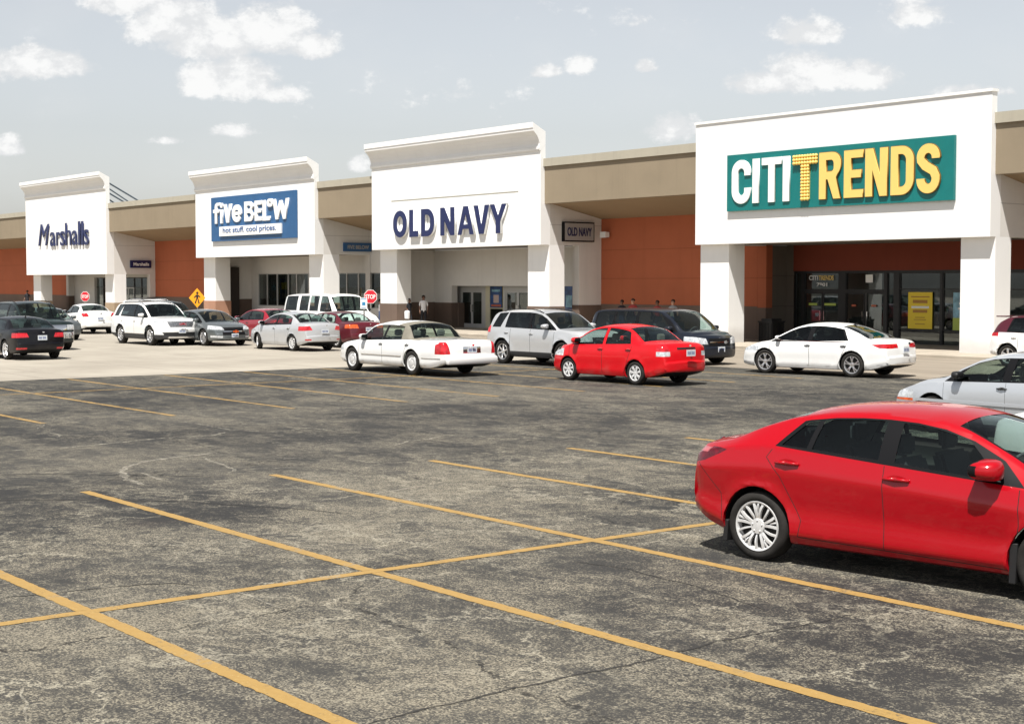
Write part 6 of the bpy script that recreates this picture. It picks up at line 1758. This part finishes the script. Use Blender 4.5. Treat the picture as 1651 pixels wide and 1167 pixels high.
# ------------------------------------------------------------------ people
M['skin_dark'] = plain('brown skin', (0.16, 0.075, 0.045), 0.5)
M['skin_light'] = plain('light skin', (0.45, 0.25, 0.17), 0.5)
M['hair'] = plain('black hair', (0.012, 0.010, 0.009), 0.6)
M['shirt_white'] = plain('white shirt', (0.72, 0.72, 0.74), 0.85)
M['cloth_black'] = plain('black cloth', (0.015, 0.016, 0.022), 0.9)
M['cloth_blue'] = plain('blue cloth', (0.04, 0.07, 0.16), 0.9)
M['cloth_red'] = plain('red cloth', (0.30, 0.04, 0.04), 0.9)
M['shoe'] = plain('shoe', (0.10, 0.07, 0.06), 0.6)
M['cloth_grey'] = plain('grey cloth', (0.30, 0.30, 0.31), 0.9)

def skin_mesh(name, V, E, rad, mats, parent, sub=1, rootv=0):
    me = bpy.data.meshes.new(name); me.from_pydata([v for v in V], E, [])
    o = bpy.data.objects.new('tmp', me); COL.objects.link(o)
    md = o.modifiers.new('s', 'SKIN'); md.use_smooth_shade = True
    sv = me.skin_vertices[0].data
    for i, r in enumerate(rad):
        sv[i].radius = (r if isinstance(r, tuple) else (r, r)); sv[i].use_root = (i == rootv)
    if sub: ms = o.modifiers.new('d', 'SUBSURF'); ms.levels = sub; ms.render_levels = sub
    bpy.context.view_layer.update()
    m2 = bpy.data.meshes.new_from_object(o.evaluated_get(bpy.context.evaluated_depsgraph_get()))
    bpy.data.objects.remove(o); bpy.data.meshes.remove(me)
    m2.name = name
    return link(name, m2, mats, parent)

def person(x, y, z, deg, label, skin='skin_dark', shirt='shirt_white', legs='cloth_black', h=1.70, pose='stand', stride=0.12, arms=(0.1, -0.1), long_hair=False, group=None):
    root = empty('person', (x, y, z), R(deg), label=label, cat='person', group=group)
    k = h / 1.75
    V = []; E = []; Rd = []
    def v(p, r, par=None):
        V.append((p[0] * k, p[1] * k, p[2] * k)); Rd.append((r[0] * k, r[1] * k) if isinstance(r, tuple) else r * k)
        if par is not None: E.append((par, len(V) - 1))
        return len(V) - 1
    hip = 0.95 if pose == 'stand' else 0.50
    pel = v((0, 0, hip), (.15, .11)); wa = v((0, 0, hip + .16), (.135, .10), pel); ch = v((0, -.01, hip + .37), (.17, .115), wa); sh = v((0, 0, hip + .50), (.14, .08), ch)
    nk = v((0, 0, hip + .58), .055, sh); hd = v((0, -.01, hip + .66), (.075, .085), nk); ht = v((0, -.015, hip + .74), (.078, .092), hd); tp = v((0, -.005, hip + .80), (.055, .065), ht)
    nose = v((0, -.105, hip + .70), .012, hd)
    hands = []
    for i, s in enumerate((1, -1)):
        a = arms[i]
        so_ = v((s * .185, 0, hip + .48), .055, sh); el = v((s * .225, a * .3 + .02, hip + .20), .042, so_)
        fr = (s * .215, a - .10, hip - .02) if pose == 'stand' else (s * .14, -.28, hip + .10)
        wr = v(fr, .027, el)
        d_ = Vector((0, -.12 if pose != 'stand' else -.3, -1 if pose == 'stand' else -.2)).normalized()
        pm = v(tuple(Vector(fr) + d_ * .06), (.036, .018), wr)
        hands.append((pm, s, d_))
    for s in (1, -1):
        hx = v((s * .09, 0, hip - .05), (.088, .09), pel)
        if pose == 'stand':
            kn = v((s * .095, -s * stride * .6 - .02, hip - .46), .058, hx); an = v((s * .095, -s * stride + .03, .09), .038, kn); to = v((s * .105, -s * stride - .12, .035), (.04, .03), an)
        else:
            kn = v((s * .13, -.42, hip), .06, hx); an = v((s * .13, -.40, .09), .038, kn); to = v((s * .14, -.55, .035), (.04, .03), an)
    for pm, s, d_ in hands:
        p = Vector(V[pm]) / k
        for j, (off, ln) in enumerate(((-.026, .062), (-.009, .075), (.009, .072), (.026, .055))):
            q = p + d_ * .04 + Vector((0, off, 0)); a_ = v(tuple(q), .009, pm); v(tuple(q + d_ * ln * .55 + Vector((-s * .006, 0, 0))), .008, a_); v(tuple(q + d_ * ln + Vector((-s * .018, 0, 0))), .007, len(V) - 1)
        q = p + Vector((-s * .01, -.038, 0)); a_ = v(tuple(q), .010, pm); v(tuple(q + d_ * .04 + Vector((0, -.012, 0))), .008, a_)
    o = skin_mesh('body', V, E, Rd, [M[skin], M[shirt], M[legs], M['shoe'], M['hair']], root)
    zs = hip * k
    for f in o.data.polygons:
        c = f.center; f.use_smooth = True
        isarm = abs(c.x) > .205 * k and c.z < (hip + .30) * k
        if c.z > (hip + .56) * k: f.material_index = 0
        elif c.z < .075 * k: f.material_index = 3
        elif c.z > zs + .02 or (pose != 'stand' and c.y > -.1 and c.z > zs): f.material_index = 0 if (isarm and abs(c.x) > .17 * k and c.z < (hip + .27) * k and (pose == 'stand')) else 1
        else: f.material_index = 0 if (pose == 'stand' and abs(c.x) > .178 * k) else 2
    # hair cap
    b = bmesh.new(); bmesh.ops.create_uvsphere(b, u_segments=14, v_segments=9, radius=1)
    for vv in b.verts:
        c = vv.co; vv.co = Vector((c.x * .098 * k, c.y * .112 * k + .022 * k, c.z * .098 * k + (hip + .755) * k))
        if long_hair and c.z < -.1 and c.y > -.2: vv.co.z -= .14 * k * abs(c.z)
    bmesh.ops.delete(b, geom=[vv for vv in b.verts if vv.co.y < -.035 * k and vv.co.z < (hip + .765) * k], context='VERTS')
    from_bm('hair', b, M['hair'], root, 60)
    # eyes and mouth
    b = bmesh.new()
    for s in (1, -1): bmesh.ops.create_uvsphere(b, u_segments=8, v_segments=5, radius=.011 * k, matrix=Matrix.Translation((s * .032 * k, -.098 * k, (hip + .715) * k)))
    from_bm('eyes', b, M['cloth_black'], root)
    b = bmesh.new()
    for s in (1, -1): bmesh.ops.create_uvsphere(b, u_segments=8, v_segments=5, radius=.022 * k, matrix=Matrix.Translation((s * .088 * k, 0, (hip + .705) * k)) @ Matrix.Diagonal((.5, 1, 1.4, 1)))
    from_bm('ears', b, M[skin], root)
    return root
GP = 'people waiting along the walls'
person(-65.45, 45.6, .13, 60, 'standing person in a white short-sleeved shirt and black trousers by the middle shop', shirt='shirt_white', legs='cloth_black', h=1.72, stride=.10, arms=(.05, -.05))
person(-66.35, 45.3, .13, 100, 'stooping dark-haired person with a white bag beside the dark pillar base', skin='skin_dark', shirt='cloth_black', legs='cloth_black', h=1.55)
person(-70.9, 46.4, .13, 150, 'person in a pale top beside the right stop sign', skin='skin_light', shirt='cloth_grey', legs='cloth_blue', h=1.45, long_hair=True)
b = bmesh.new(); prism(b, [(-.16, 0), (.16, 0), (.20, .42), (.05, .46), (-.05, .46), (-.20, .42)], 'y', -.07, .07); bmesh.ops.bevel(b, geom=list(b.edges), offset=.03, segments=2, affect='EDGES')
o = from_bm('carrier_bag', b, M['shirt_white'], None, 60); o.location = (-66.05, 44.95, .62); tag(o, 'white carrier bag held by the stooping person', 'bag')
for (px_, yy, hh, sk, shc, lh, lab) in ((-51.05, 46.7, 1.60, 'skin_dark', 'cloth_black', True, 'black-haired person behind the minivan roof, leftmost of the four'), (-50.2, 46.6, 1.66, 'skin_light', 'cloth_red', True, 'person with a big dark hairdo behind the minivan roof'),
                               (-48.6, 46.6, 1.60, 'skin_dark', 'cloth_red', False, 'person in a dark red top behind the minivan roof'), (-47.7, 46.7, 1.64, 'skin_light', 'cloth_grey', False, 'person in a grey top, nearest the white pillar')):
    person(px_, yy, .13, 20, lab, sk, shc, 'cloth_blue', hh, stride=.02, long_hair=lh, group=GP)
person(-124.9, 46.2, .13, 40, 'dark figure at the far left behind the green SUV', 'skin_dark', 'cloth_black', 'cloth_black', 1.75)
